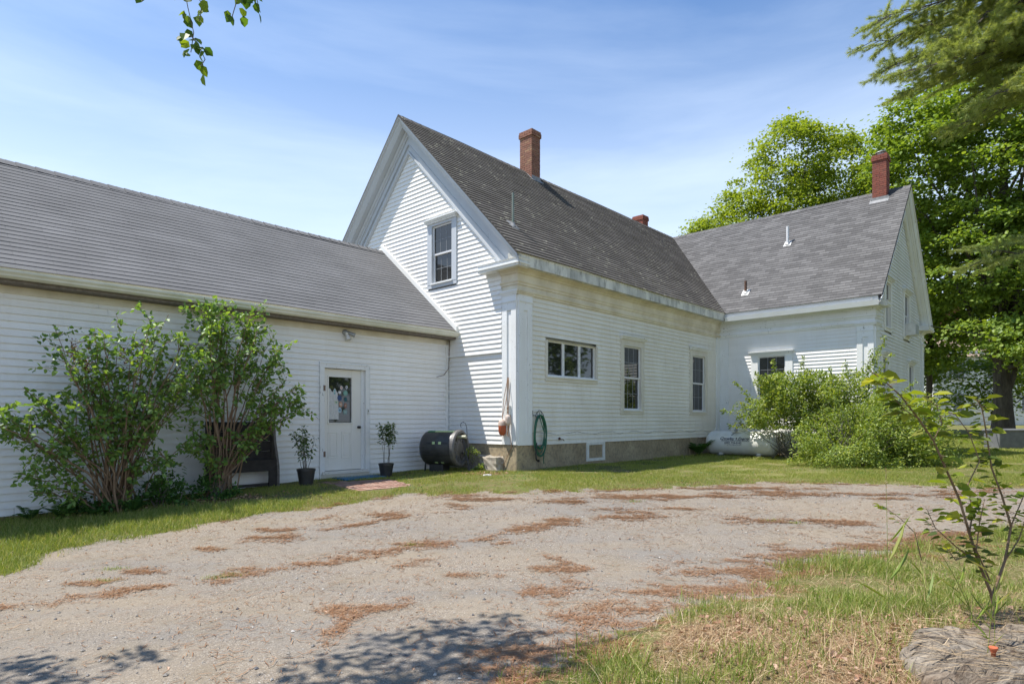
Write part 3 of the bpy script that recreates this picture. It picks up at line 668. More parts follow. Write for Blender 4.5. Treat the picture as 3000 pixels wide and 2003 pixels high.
# eave of the low wing: fascia, gutter, soffit coloured dark for the shade of the gap
mb = MB(); mb.fbox(fS, -15.3, -.06, 3.565, 3.635, 0, .30); mb.build('eave_fascia', M['gutter'], house)
mb = MB(); GP = [(.30, 3.45), (.36, 3.45), (.40, 3.475), (.405, 3.50), (.43, 3.53), (.43, 3.56), (.42, 3.56), (.42, 3.535), (.39, 3.50), (.30, 3.47)]
n = len(GP); P = [fS(s, z, o) for s in (-15.3, -.03) for o, z in GP]
mb.add(P, [tuple(range(n)), tuple(range(n, 2*n))]+[(i, (i+1) % n, n+(i+1) % n, n+i) for i in range(n)]); mb.build('gutter', M['gutter'], house)
mb = MB(); mb.fbox(fS, -15.3, -.06, 3.40, 3.44, 0, .29); mb.fbox(fS, -15.3, -.06, 3.44, 3.56, .27, .295); mb.build('soffit', M['gap_shade'], house)
mb = MB(); mb.fbox(fS, -15.0, -.06, 3.29, 3.405, 0, .03); mb.build('frieze', M['frieze'], house)
# seam boards of wing roof against the gable
mb = MB(); bb = lambda b, n: (b, zS(b)+n)
P = []
for o in (.0, .10):
    for b, n in ((1.86, .0), (4.9, .0), (4.9, .14), (1.86, .12)): P.append(W(-.03-o*.8, b, zS(b)+n+.012))
mb.add(P, [(0, 1, 2, 3), (4, 5, 6, 7), (0, 1, 5, 4), (1, 2, 6, 5), (2, 3, 7, 6), (3, 0, 4, 7)]); mb.build('flashing_board', M['trim'], house)
mb = MB(); mb.fbox(fS, -.13, -.05, .30, 3.42, .0, .03); mb.fbox(fG, 2.19, 2.215, .95, 3.50, 0, .03); mb.build('corner_trim', M['trim'], house)
# ---- windows
def window(f, s0, s1, z0, z1, kind='hung', cw=.13, mat='trim', corn=True, cols=3, rows=2, flip=False, headh=.13, sidein=.0, blind=None, sill=True, glassm=None):
    glassm = glassm or M['glass']
    mb = MB(); zt = z1-headh
    mb.fbox(f, s0, s0+cw, z0+.09, zt, -.10, .045); mb.fbox(f, s1-cw, s1, z0+.09, zt, -.10, .045)
    mb.fbox(f, s0, s1, zt, z1-.045, -.10, .048)
    mb.fbox(f, s0, s1, z0, z0+.09, -.10, .040)
    win = mb.build('window', M[mat], house)
    if corn:
        m2 = MB(); m2.fbox(f, s0-.015, s1+.015, z1-.07, z1-.035, 0, .085); m2.fbox(f, s0-.035, s1+.035, z1-.035, z1, 0, .115); m2.fbox(f, s0-.05, s1+.05, z1, z1+.022, 0, .145)
        m2.build('head_cornice', M['trim_peel'], win)
    if sill:
        m2 = MB(); m2.fbox(f, s0+cw-.03, s1-cw+.03, z0+.085, z0+.12, -.06, .07); m2.build('sill', M['trim_peel'], win)
    a, b, c, d = s0+cw, s1-cw, z0+.12, zt
    if kind == 'hung':
        mid = (c+d)/2
        for (c0, c1, o) in ((mid-.012, d, -.02), (c, mid+.018, -.045)):
            m2 = MB(); r = .038
            m2.fbox(f, a, a+r, c0, c1, o-.02, o+.012); m2.fbox(f, b-r, b, c0, c1, o-.02, o+.012)
            m2.fbox(f, a+r, b-r, c0, c0+r, o-.02, o+.012); m2.fbox(f, a+r, b-r, c1-r, c1, o-.02, o+.012)
            sa = m2.build('sash', M['white_pvc'], win)
            m3 = MB(); m3.fbox(f, a+r-.004, b-r+.004, c0+r-.004, c1-r+.004, o-.012, o-.006); m3.build('pane', glassm, win)
            m4 = MB()
            for i in range(1, cols): x = a+r+(b-a-2*r)*i/cols; m4.fbox(f, x-.0045, x+.0045, c0+r, c1-r, o-.006, o-.001)
            for i in range(1, rows): y = c0+r+(c1-c0-2*r)*i/rows; m4.fbox(f, a+r, b-r, y-.0045, y+.0045, o-.006, o-.0005)
            m4.build('muntin', M['muntin'], win)
    else:
        n = 3; w_ = (b-a)/n
        for i in range(n):
            p, q = a+w_*i+.004, a+w_*(i+1)-.004; r = .034; m2 = MB()
            m2.fbox(f, p, p+r, c, d, -.06, -.01); m2.fbox(f, q-r, q, c, d, -.06, -.01); m2.fbox(f, p+r, q-r, c, c+r, -.06, -.01); m2.fbox(f, p+r, q-r, d-r, d, -.06, -.01)
            m2.build('sash', M['trim_peel'], win)
            m3 = MB(); m3.fbox(f, p+r-.004, q-r+.004, c+r-.004, d-r+.004, -.045, -.038); m3.build('pane', glassm, win)
    return win
v = WIN['wide']; window(fM, *v, kind='triple', cw=.075, corn=False, headh=.05, mat='casing')
for k in ('h1', 'h2'): window(fM, *WIN[k], cw=.165, mat='casing', headh=.24)
window(fG2, 1.90, 2.98, 4.74, 6.40, cw=.17, mat='rake')
window(fF, 1.09, 2.39, 1.70, 3.66, cw=.22, mat='trim', cols=3)
for r_ in RW: window(fR, *r_, cw=.20, mat='trim')
# basement window
mb = MB()
for a, b, c, d in ((2.52, 2.62, .46, .925), (3.22, 3.32, .46, .925), (2.62, 3.22, .46, .53), (2.62, 3.22, .86, .925)): mb.fbox(fM, a, b, c, d, -.1, .03)
bw = mb.build('basement_window', M['white_metal'], house); mb = MB(); mb.fbox(fM, 2.62, 3.22, .53, .86, -.03, -.02)
mb.build('pane', simple('dusty basement glass', (.085, .10, .09), .35, (.12, .13, .11), 5), bw)
# ---- door in the low wing
f = fS; mb = MB()
mb.fbox(f, -3.455, -3.37, .25, 2.545, -.10, .05); mb.fbox(f, -2.40, -2.315, .25, 2.545, -.12, .05); mb.fbox(f, -3.455, -2.315, 2.545, 2.63, -.10, .052)
mb.fbox(f, -3.475, -3.455, .25, 2.65, 0, .058); mb.fbox(f, -2.315, -2.295, .25, 2.65, 0, .058); mb.fbox(f, -3.475, -2.295, 2.63, 2.652, 0, .06)
mb.fbox(f, -2.47, -2.40, .44, 2.545, -.14, -.02)
mb.build('door_frame', M['trim_peel'], house)
mb = MB(); a, b, c, d, o1 = -3.37, -2.47, .455, 2.535, -.005
g = (-3.235, -2.70, 1.43, 2.37)
mb.fbox(f, a, g[0], c, d, -.09, o1-.03); mb.fbox(f, g[1], b, c, d, -.09, o1-.03); mb.fbox(f, g[0], g[1], c, g[2], -.09, o1-.031); mb.fbox(f, g[0], g[1], g[3], d, -.09, o1-.031)
for (p, q, r, t_) in ((g[0]-.02, g[1]+.02, g[2]-.025, g[2]), (g[0]-.02, g[1]+.02, g[3], g[3]+.025), (g[0]-.025, g[0], g[2]-.025, g[3]+.025), (g[1], g[1]+.025, g[2]-.025, g[3]+.025)): mb.fbox(f, p, q, r, t_, -.04, -.018)
for (p, q) in ((-3.25, -3.03), (-2.94, -2.72)):
    for (x0, x1, y0, y1) in ((p, q, .70, .715), (p, q, 1.225, 1.24), (p, p+.015, .70, 1.24), (q-.015, q, .70, 1.24)): mb.fbox(f, x0, x1, y0, y1, -.04, -.026)
    mb.fbox(f, p+.045, q-.045, .745, 1.195, -.04, -.028)
door = mb.build('door', M['door'], house, bevel=.003)
mb = MB(); mb.fbox(f, g[0], g[1], g[2], g[3], -.062, -.058); mb.build('pane', M['glass'], door)
mb = MB(); rr = random.Random(5); N = 16
P0 = [(g[0]+.01+(.235-.03*(j/13)**2)*i/N, 1.50+.60*j/13) for j in range(14) for i in range(N+1)]
P = [f(s + .0, z + (.04*math.sin(i_*.7) if j_ == 13 else 0), -.053+.003*math.sin((i_)*1.6+.25*math.sin(j_*.8))) for k_, (s, z) in enumerate(P0) for j_, i_ in ((k_//(N+1), k_ % (N+1)),)]
mb.add(P, [(j*(N+1)+i, j*(N+1)+i+1, (j+1)*(N+1)+i+1, (j+1)*(N+1)+i) for j in range(13) for i in range(N)])
mb.build('curtain', M['curtain'], door, smooth=True)
def col(name, c, r=.5): return simple('sticker '+name, c, r)
stk = [(.44, .80, .038, .042, (.60, .52, .48), (.50, .30, .26)), (.595, .815, .034, .036, (.55, .56, .60), (.12, .12, .18)), (.39, .71, .04, .032, (.62, .62, .62), None), (.56, .70, .066, .056, (.16, .33, .28), (.22, .40, .34)),
       (.385, .60, .064, .058, (.02, .055, .16), (.03, .08, .2)), (.565, .575, .045, .05, (.02, .09, .11), (.02, .12, .16)), (.29, .515, .06, .038, (.50, .52, .40), (.05, .22, .13)), (.42, .475, .05, .052, (.45, .23, .15), (.55, .50, .42)),
       (.565, .455, .044, .052, (.26, .10, .07), (.42, .32, .26)), (.395, .365, .05, .056, (.36, .50, .58), (.10, .18, .25)), (.555, .33, .062, .052, (.20, .30, .29), (.35, .45, .42)), (.245, .715, .036, .05, (.12, .38, .42), (.4, .5, .5))]
for k, (s, z, rx, rz, c1, c2) in enumerate(stk):
    sc = .535/.67; ss = g[0]+(s-.08)*sc*1.0+.02; zz_ = g[2]+(z-.12)*.94/.88
    mb = MB(); sq = k in (2, 6, 10); n = 4 if sq else 20
    P = [f(ss+rx*.8*math.cos(2*math.pi*i/n+(math.pi/4 if sq else 0))*(1.3 if sq else 1), zz_+rz*math.sin(2*math.pi*i/n+(math.pi/4 if sq else 0))*(1.2 if sq else 1), -.0505-.0001*k) for i in range(n)]
    mb.add(P, [tuple(range(n))]); stn = mb.build('sticker', col('base', c1), door)
    if c2:
        mb = MB(); mb.add([f(ss+(p-ss_)*1, 0, 0) for p, ss_ in ()] + [f(ss+rx*.45*math.cos(2*math.pi*i/n), zz_+rz*.42*math.sin(2*math.pi*i/n), -.0485-.0001*k) for i in range(n)], [tuple(range(n))]); mb.build('emblem', col('mark', c2), stn)
mb = MB(); mb.lathe(f(-2.535, 1.335, -.03), [(0.0, 0), (.028, .0), (.028, .008), (.012, .012), (.012, .035), (.026, .045), (.030, .06), (.022, .073), (0, .076)], 16, -B); mb.build('door_knob', M['metal_dark'], door, smooth=True)
hm_ = simple('brown hinge', (.17, .11, .08), .6)
for zc in (.80, 2.13): mb = MB(); mb.fbox(f, -3.398, -3.353, zc-.055, zc+.055, .048, .056); mb.build('hinge', hm_, door)
mb = MB(); mb.fbox(f, -3.46, -2.33, .20, .40, -.1, .058); mb.fbox(f, -3.43, -2.36, .40, .445, -.12, .085); mb.fbox(f, -3.44, -2.34, .385, .405, -.1, .095); mb.build('door_step', M['step'], house)
mb = MB(); mb.fbox(f, -2.365, -2.335, 1.61, 1.73, .05, .068); db = mb.build('doorbell', M['white_metal'], house, bevel=.004); mb = MB(); mb.fbox(f, -2.357, -2.343, 1.66, 1.70, .068, .072); mb.build('button', M['metal_dark'], db)
# ---- chimneys
def chimney(a0, a1, b0, b1, z0, z1, mat, mort, corb=2, flash=True, cap=False, seed=0, roofo=None):
    rg = random.Random(seed); mc = MB(); mc.box(W((a0+a1)/2, (b0+b1)/2, (z0+z1)/2-.004), a1-a0-.012, b1-b0-.012, z1-z0, A, B)
    ch = mc.build('chimney', mort, roofo); mb = MB(); h = .067; z = z0; row = 0
    while z < z1-.02:
        g_ = .03 if (z > z1-corb*h-.001 or False) else 0
        if corb and z > z1-h*1-.001: g_ = .018
        for (P0, d, Ln, nrm) in (((a0-g_, b0-g_), (1, 0), a1-a0+2*g_, (0, -1)), ((a0-g_, b1+g_), (1, 0), a1-a0+2*g_, (0, 1)), ((a0-g_, b0-g_), (0, 1), b1-b0+2*g_, (-1, 0)), ((a1+g_, b0-g_), (0, 1), b1-b0+2*g_, (1, 0))):
            x = -.1*(row % 2); 
            while x < Ln:
                p, q = max(x, 0), min(x+.2, Ln)
                if q-p > .02:
                    pr = rg.uniform(.000, .006)
                    c = W(P0[0]+d[0]*(p+q)/2 - nrm[0]*(.05-pr), P0[1]+d[1]*(p+q)/2 - nrm[1]*(.05-pr), z+h/2+rg.uniform(-.002, .002))
                    ux = A*d[0]+B*d[1]; uy = A*nrm[0]+B*nrm[1]
                    mb.box(c, q-p-.012, .1, h-.012, ux, uy)
                x += .2
        z += h; row += 1
    mb.build('brickwork', mat, ch, bevel=0)
    if cap:
        m2 = MB(); c = W((a0+a1)/2, (b0+b1)/2, z1); m2.lathe(c, [(.11, -.02), (.11, .11), (.10, .11), (.10, -.02)], 20); m2.lathe(c, [(.17, .12), (.165, .135), (.05, .185), (0, .19)], 20)
        for k in range(4): m2.tube([c+Vector((.1*math.cos(k*1.57), .1*math.sin(k*1.57), .09)), c+Vector((.13*math.cos(k*1.57), .13*math.sin(k*1.57), .135))], .006, 4)
        m2.build('chimney_cap', M['metal_grey'], ch)
    return ch
c1 = chimney(4.46, 4.86, 3.46, 3.96, 8.7, 10.47, M['brick_old'], M['mortar'], 3, seed=1, roofo=main_roof)
mb = MB()
for (p, q) in ((4.40, 4.92),):
    zr = lambda b: 5.04+1.035*(b+.32)
    for (aa, bb_, cc_, dd_) in (((4.38, 3.38), (4.94, 3.38), (4.94, 3.62), (4.38, 3.62)),): mb.quad(*[W(x, y, zr(y)+.022) for x, y in (aa, bb_, cc_, dd_)])
    mb.quad(W(4.44, 3.44, zr(3.44)+.02), W(4.88, 3.44, zr(3.44)+.02), W(4.88, 3.452, zr(3.44)+.14), W(4.44, 3.452, zr(3.44)+.14))
    mb.add([W(4.875, 3.44, zr(3.44)), W(4.875, 3.72, zr(3.72)), W(4.875, 3.72, zr(3.72)+.10), W(4.875, 3.44, zr(3.44)+.13)], [(0, 1, 2, 3)])
mb.build('flashing', M['lead'], c1)
c2 = chimney(13.55, 13.98, -4.27, -3.85, 8.9, 10.36, M['brick_red'], M['mortar_red'], 3, cap=True, seed=2, roofo=far_roof)
mb = MB(); zr = lambda a: 5.04+1.035*(a-10.2+.32)
mb.quad(*[W(x, y, zr(x)+.022) for x, y in ((13.42, -4.34), (13.62, -4.34), (13.62, -3.78), (13.42, -3.78))]); mb.quad(W(13.54, -4.33, zr(13.52)), W(13.54, -3.8, zr(13.52)), W(13.54, -3.8, zr(13.52)+.14), W(13.54, -4.33, zr(13.52)+.14)); mb.build('flashing', M['lead'], c2)
chimney(13.7, 14.15, 5.05, 5.55, 8.8, 10.45, M['brick_red'], M['mortar_red'], 3, seed=3, roofo=far_roof)
# vent pipes
def pipe(c, h, r, mat, flm, up=True, parent=None, slopeN=None):
    mb = MB(); mb.tube([c, c+Vector((0, 0, h))], r, 12); p = mb.build('vent_pipe', mat, parent); mb = MB()
    n = slopeN; x = n.orthogonal(); side = n.cross(Zv).normalized(); dn = side.cross(n).normalized()
    mb.box(c+n*.012+dn*.02, .24, .30, .012, side, dn, n); mb.lathe(c, [(r+.05, -.03), (r+.012, .06), (r+.01, .07)], 14); mb.build('flashing', flm, p)
nM = (Zv - B*1.035).normalized(); nF = (Zv - A*1.035).normalized()
pipe(W(.44, .536, 5.926), .75, .028, M['green_pipe'], M['lead'], parent=main_roof, slopeN=nM)
pipe(W(12.357, -1.508, 7.603), .62, .045, M['white_pvc'], M['metal_grey'], parent=far_roof, slopeN=nF)
pipe(W(10.541, -.76, 5.724), .42, .042, M['rust'], M['white_metal'], parent=far_roof, slopeN=nF)
# wire clipped along the bottom of the long wall, faucet, cable at the corner
mb = MB(); mb.tube([fM(.44+i*.19, 1.18+.03*math.sin(i*.9)+.012*math.sin(i*2.3)-.004*i*.3, .022) for i in range(50)], .004, 4); mb.build('cable', M['grey_wood'], house)
mb = MB(); p = fM(1.42, 1.03, .02); mb.tube([p, p-B*.07, p-B*.09+A*.05, p-B*.09+A*.09-Zv*.03], [.012, .012, .012, .009], 8); mb.lathe(p-B*.05+Zv*.02-A*.03, [(0, 0), (.035, 0), (.035, .012), (0, .012)], 10, -A); mb.build('faucet', M['rust'], house)
mb = MB(); mb.tube([fS(-.06, 3.45, .07), fS(-.05, 3.0, .05), fS(-.10, 2.72, .09), fS(-.28, 2.55, .12), fS(-.48, 2.50, .10)], .008, 5); mb.build('cable', M['rust'], house)

# ---------------------------------------------------------------- things on and around the house
# flood light on the low wing
p = fS(-2.90, 3.30, .03)
sec = thing('security_light', 'grey twin head flood light with motion sensor fixed above the wing door', 'wall light', p)
mb = MB(); mb.lathe(p, [(0, 0), (.06, 0), (.062, .02), (.05, .045), (.03, .06), (0, .062)], 20, -B); mb.build('base_plate', M['metal_grey'], sec, smooth=True)
mb = MB(); q = p-B*.06; dv = (A*.75-B*.5-Zv*.35).normalized(); mb.tube([q, q+A*.04], .014, 8); mb.lathe(q+A*.03, [(0, 0), (.03, 0), (.032, .05), (.04, .12), (.052, .16), (.048, .16), (.035, .10), (0, .09)], 18, dv); mb.build('lamp_head', M['metal_grey'], sec, smooth=True)
mb = MB(); dv = (A*.25-B*.3-Zv*1).normalized(); mb.lathe(q-Zv*.02, [(0, 0), (.025, 0), (.03, .04), (.04, .09), (.062, .15), (.057, .15), (.03, .08), (0, .07)], 18, dv); mb.build('lamp_head', simple('pale lamp shell', (.62, .62, .62), .4), sec, smooth=True)
mb = MB(); mb.box(q-Zv*.03-B*.015, .05, .05, .05, A, B); mb.build('motion_sensor', M['white_metal'], sec, bevel=.008)
# window air conditioner on the far gable
p = fR(4.40, 4.55, .05)
ac = thing('air_conditioner', 'white boxy air conditioner sticking out of the upper right window of the far gable', 'air conditioner', p)
mb = MB(); mb.fbox(fR, 4.10, 4.68, 4.33, 4.72, -.05, .33); mb.build('case', M['white_metal'], ac, bevel=.012)
mb = MB()
for k in range(9): mb.fbox(fR, 4.675, 4.684, 4.37+k*.036, 4.39+k*.036, .08, .30)
mb.build('side_grille', M['metal_grey'], ac)
mb = MB(); mb.fbox(fR, 4.13, 4.65, 4.36, 4.69, .33, .336); mb.build('rear_grille', M['metal_grey'], ac)
# corner: outlet, buoys on ropes, hose
po = fG(.20, 1.78, .055)
ob = thing('outlet_box', 'white electrical outlet box mounted on the corner pilaster above the buoys', 'outlet', po)
mb = MB(); mb.fbox(fG, .14, .25, 1.60, 1.80, .05, .10); mb.build('box', M['white_metal'], ob, bevel=.006)
mb = MB(); [mb.fbox(fG, .175, .215, z, z+.035, .10, .104) for z in (1.64, 1.72)]; mb.build('socket', M['metal_dark'], ob)
mb = MB(); mb.tube([fG(.16, 1.60, .09), fG(.13, 1.45, .11), fG(.17, 1.3, .10), fG(.15, 1.15, .08), fG(.12, .9, .05), fG(.2, .78, .05), fG(.32, .55, .06), fG(.38, .4, .05)], .007, 5); mb.build('cord', M['rope'], ob)
def buoy(p, h, r, top, bot, label, ro, tilt, stick=False):
    t = thing('buoy', label, 'buoy', p, 'fishing buoys hanging on the corner pilaster'); ax = (Zv+tilt).normalized()
    mb = MB(); n = 14; pr = [(0, 0), (r*.45, .01), (r*.8, h*.12), (r*.98, h*.3), (r, h*.62)]; mb.lathe(p, pr, 20, ax); mb.build('body', bot, t, smooth=True)
    mb = MB(); mb.lathe(p, [(r, h*.62), (r*1.0, h*.8), (r*.8, h*.92), (r*.4, h), (0, h*1.01)], 20, ax); mb.build('top_band', top, t, smooth=True)
    mb = MB(); q = p+ax*h*.98
    for s_ in (-.035, .03): mb.tube([q, q+(ro-q)*.5+B*s_*1.2, ro+B*s_*.3], .007, 5)
    if stick: mb.tube([p+Zv*.02, p-Zv*.18+B*.02, p-Zv*.24], [.014, .016, .01], 6)
    mb.build('rope', M['rope'], t); return t
nail = fG(.22, 2.42, .06)
buoy(fG(.34, 1.14, .12), .36, .085, M['buoy_white'], M['orange'], 'orange bullet shaped buoy with faded white top hanging by the house corner', nail, B*.02)
buoy(fG(.16, 1.36, .12), .24, .06, M['buoy_white'], M['buoy_white'], 'weathered off white buoy with a loose cord hanging under the outlet box', nail, B*.05, True)
ph = fM(.62, 1.62, .02)
hk = thing('hose_hanger', 'black wrought iron hose hanger on the siding beside the corner pilaster', 'hose hanger', ph)
mb = MB()
pts = [fM(.50+.26*i/12, 1.60+.10*math.sin(math.pi*i/12), .10) for i in range(13)]; mb.tube(pts, .008, 6)
mb.tube([fM(.50, 1.60, .10), fM(.50, 1.52, .12), fM(.76, 1.52, .12), fM(.76, 1.60, .10)], .008, 6)
for k in (.56, .63, .70): mb.tube([fM(k, 1.52, .12), fM(k, 1.68, .08)], .005, 5)
mb.tube([fM(.46, 1.56, .02), fM(.46, 1.70, .03)], .016, 6); mb.tube([fM(.50, 1.58, .10), fM(.50, 1.6, 0)], .008, 6); mb.tube([fM(.76, 1.58, .10), fM(.76, 1.6, 0)], .008, 6)
mb.build('bracket', M['metal_dark'], hk)
pg = fM(.62, 1.58, .10)
gh_ = thing('garden_hose', 'green garden hose coiled on the iron hanger at the house corner', 'hose', pg)
rg = random.Random(4); pts = []
for k in range(9):
    w_, h_ = .17+rg.uniform(-.035, .02), .43+rg.uniform(-.07, .06); cxx = .63+rg.uniform(-.02, .02)
    for i in range(20):
        t_ = i/20*2*math.pi; o = .09+.05*k/9+.02*math.sin(t_)
        sx = math.sin(t_)*w_*(1-.12*math.cos(t_)); pts.append(fM(cxx+sx, 1.60-h_+math.cos(t_)*h_*1.0, o))
pts += [fM(.72, 1.2, .16), fM(.76, .9, .15), fM(.72, .62, .14), fM(.73, .50, .14)]
mb = MB(); mb.tube(pts, .0105, 6); mb.build('hose', M['hose'], gh_, smooth=True)
mb = MB(); mb.tube([fM(.50, .98, .13), fM(.46, .74, .13), fM(.47, .62, .14), fM(.49, .58, .14)], [.0105, .014, .02, .012], 8); mb.lathe(fM(.53, .58, .14), [(0, 0), (.03, 0), (.03, .03), (0, .03)], 12, A); mb.build('spray_nozzle', M['metal_dark'], gh_)
# granite block and stones at the corner
def rock(name, c, sx, sy, sz, mat, label, cat, seed, yaw=.8, rough_=.12):
    t = MB(); rg = random.Random(seed); n = 7
    import itertools
    P = {}; fs = []
    def key(i, j, k): return (i, j, k)
    for i in range(n+1):
        for j in range(n+1):
            for k in range(n+1):
                if i in (0, n) or j in (0, n) or k in (0, n):
                    v = Vector((i/n*2-1, j/n*2-1, k/n*2-1)); v = v*(.82+.18/max(v.length, 1e-3)*1.2)
                    q = Vector((v.x*3.1+seed, v.y*3.3, v.z*3.7)); v *= 1+rough_*mnoise.noise(q*1.2)*1.6+rough_*.8*mnoise.noise(q*3)
                    x, y = v.x*sx/2, v.y*sy/2
                    P[(i, j, k)] = len(t.v); t.v.append((c[0]+x*math.cos(yaw)-y*math.sin(yaw), c[1]+x*math.sin(yaw)+y*math.cos(yaw), c[2]+v.z*sz/2))
    for a in range(n):
        for b in range(n):
            for sgn in (0, n):
                for q in (((sgn, a, b), (sgn, a+1, b), (sgn, a+1, b+1), (sgn, a, b+1)), ((a, sgn, b), (a+1, sgn, b), (a+1, sgn, b+1), (a, sgn, b+1)), ((a, b, sgn), (a+1, b, sgn), (a+1, b+1, sgn), (a, b+1, sgn))):
                    t.f.append([P[z] for z in q]); t.uv.append(None); t.m.append(0)
    o = t.build(name, mat, None); return tag(o, label, cat)
yaw = math.atan2(B.y, B.x)
rock('granite_block', fG(.78, .42, .10), .80, .34, .50, M['stone'], 'rough broken granite block against the foundation under the lit gable wall', 'stone', 3, yaw, .10)
rock('stone', (-.50, 12.38, .34), .16, .12, .09, M['white_stone'], 'small pale stone on the grass in front of the house corner', 'stone', 5, .3)
# shepherd hook
x0, y0 = -1.02, 13.75; gzz = gz1(x0, y0)
mb = MB(); mb.tube([(x0+.05, y0, gzz), (x0+.02, y0, gzz+.6), (x0, y0, gzz+.98), (x0-.03, y0, gzz+1.06), (x0-.08, y0, gzz+1.09), (x0-.13, y0, gzz+1.06), (x0-.14, y0, gzz+1.0), (x0-.12, y0, gzz+.97)], .007, 6)
tag(mb.build('shepherd_hook', M['metal_dark']), 'thin black metal shepherd hook standing between compost tumbler and gable wall', 'garden hook')
# compost tumbler
ct = Vector((-1.52, 13.55, .87)); ax = Vector((.93, -.37, 0)).normalized(); sidev = Vector((.37, .93, 0)).normalized()
tb = thing('compost_tumbler', 'black plastic drum compost tumbler with pale green vents by the wing wall', 'compost bin', (ct.x, ct.y, gz1(ct.x, ct.y)))
hl = .40; r = .385
mb = MB(); mb.lathe(ct, [(0, -hl+.03), (r*.80, -hl+.03), (r*.86, -hl-.02), (r*.95, -hl+.02), (r, -hl+.08), (r, -.02), (r*1.006, 0), (r, .02), (r, hl-.06)], 48, ax); mb.build('drum', M['char_plastic'], tb, smooth=True)
mb = MB(); mb.lathe(ct, [(r, hl-.06), (r*1.045, hl-.05), (r*1.05, hl+.02), (r*.99, hl+.045), (r*.86, hl+.04), (r*.84, hl-.02), (r*.62, hl-.04), (r*.3, hl+.0), (0, hl+.0)], 48, ax)
for k in range(12):
    a = k/12*2*math.pi; u = sidev*math.cos(a)+Zv*math.sin(a); mb.tube([ct+ax*(hl-.02)+u*r*.2, ct+ax*(hl-.01)+u*r*.84], .012, 4)
mb.build('end_cap', simple('grey end cap', (.13, .125, .12), .5, (.09, .085, .08), 9), tb, smooth=False)
def drumpt(t_, ang, o): return ct+ax*t_+(sidev*math.cos(ang)+Zv*math.sin(ang))*(r+o)
def drumpatch(t0, t1, a0, a1, o0, o1, name, mat, par, n=5):
    mb = MB()
    for i in range(n):
        b0, b1 = a0+(a1-a0)*i/n, a0+(a1-a0)*(i+1)/n
        P = [drumpt(t_, a, o) for o in (o0, o1) for a in (b0, b1) for t_ in (t0, t1)]
        mb.add(P, [(0, 2, 3, 1), (4, 5, 7, 6), (0, 1, 5, 4), (2, 6, 7, 3), (0, 4, 6, 2), (1, 3, 7, 5)])
    return mb.build(name, mat, par)
pi = math.pi
drumpatch(-hl+.10, -.12, pi*.58, pi*.64, .0, .012, 'door_edge', M['green_band'], tb); drumpatch(-.12, hl-.07, pi*.58, pi*.64, .0, .014, 'sliding_door', M['green_vent'], tb)
for aa in (pi*.90, pi*1.30):
    for t0, g_ in ((-.24, 0), (-.10, 1), (.05, 1), (.17, 0)):
        drumpatch(t0, t0+.12, aa-.055, aa+.055, -.01, .004, 'vent_slot', M['black_plastic'], tb, 2)
        if g_: drumpatch(t0+.02, t0+.085, aa-.07, aa+.07, .002, .010, 'vent', M['green_vent'], tb, 2)
drumpatch(-hl+.09, hl-.07, pi*1.11, pi*1.125, .0, .008, 'seam', M['black_plastic'], tb, 1)
mb = MB(); q = ct+ax*(hl+.05); hd = q+Vector((.0, -.06, .25)); mb.tube([hd-ax*.10, hd+ax*.11], [.030, .036], 10); mb.build('handle', simple('cream grip', (.42, .42, .30), .5), tb)
mb = MB(); ft = Vector((ct.x+.62, ct.y-.42, gz1(ct.x+.62, ct.y-.42))); mb.tube([hd+ax*.03, (hd+ft)*.5+ax*.01, ft], .020, 6); mb.tube([ft, ft+Vector((-.28, .25, .01))], .018, 6); mb.build('stand_leg', M['metal_dark'], tb)
mb = MB(); mb.box(ct-Zv*.50-ax*.10, .34, .34, .30, ax, sidev); mb.build('stand', M['black_plastic'], tb, bevel=.02)
mb = MB(); ft2 = Vector((ct.x-.42, ct.y+.05, .3)); mb.tube([ct-ax*(hl+.03)+Zv*-.1, ft2], .02, 6); mb.build('stand_leg', M['metal_dark'], tb)
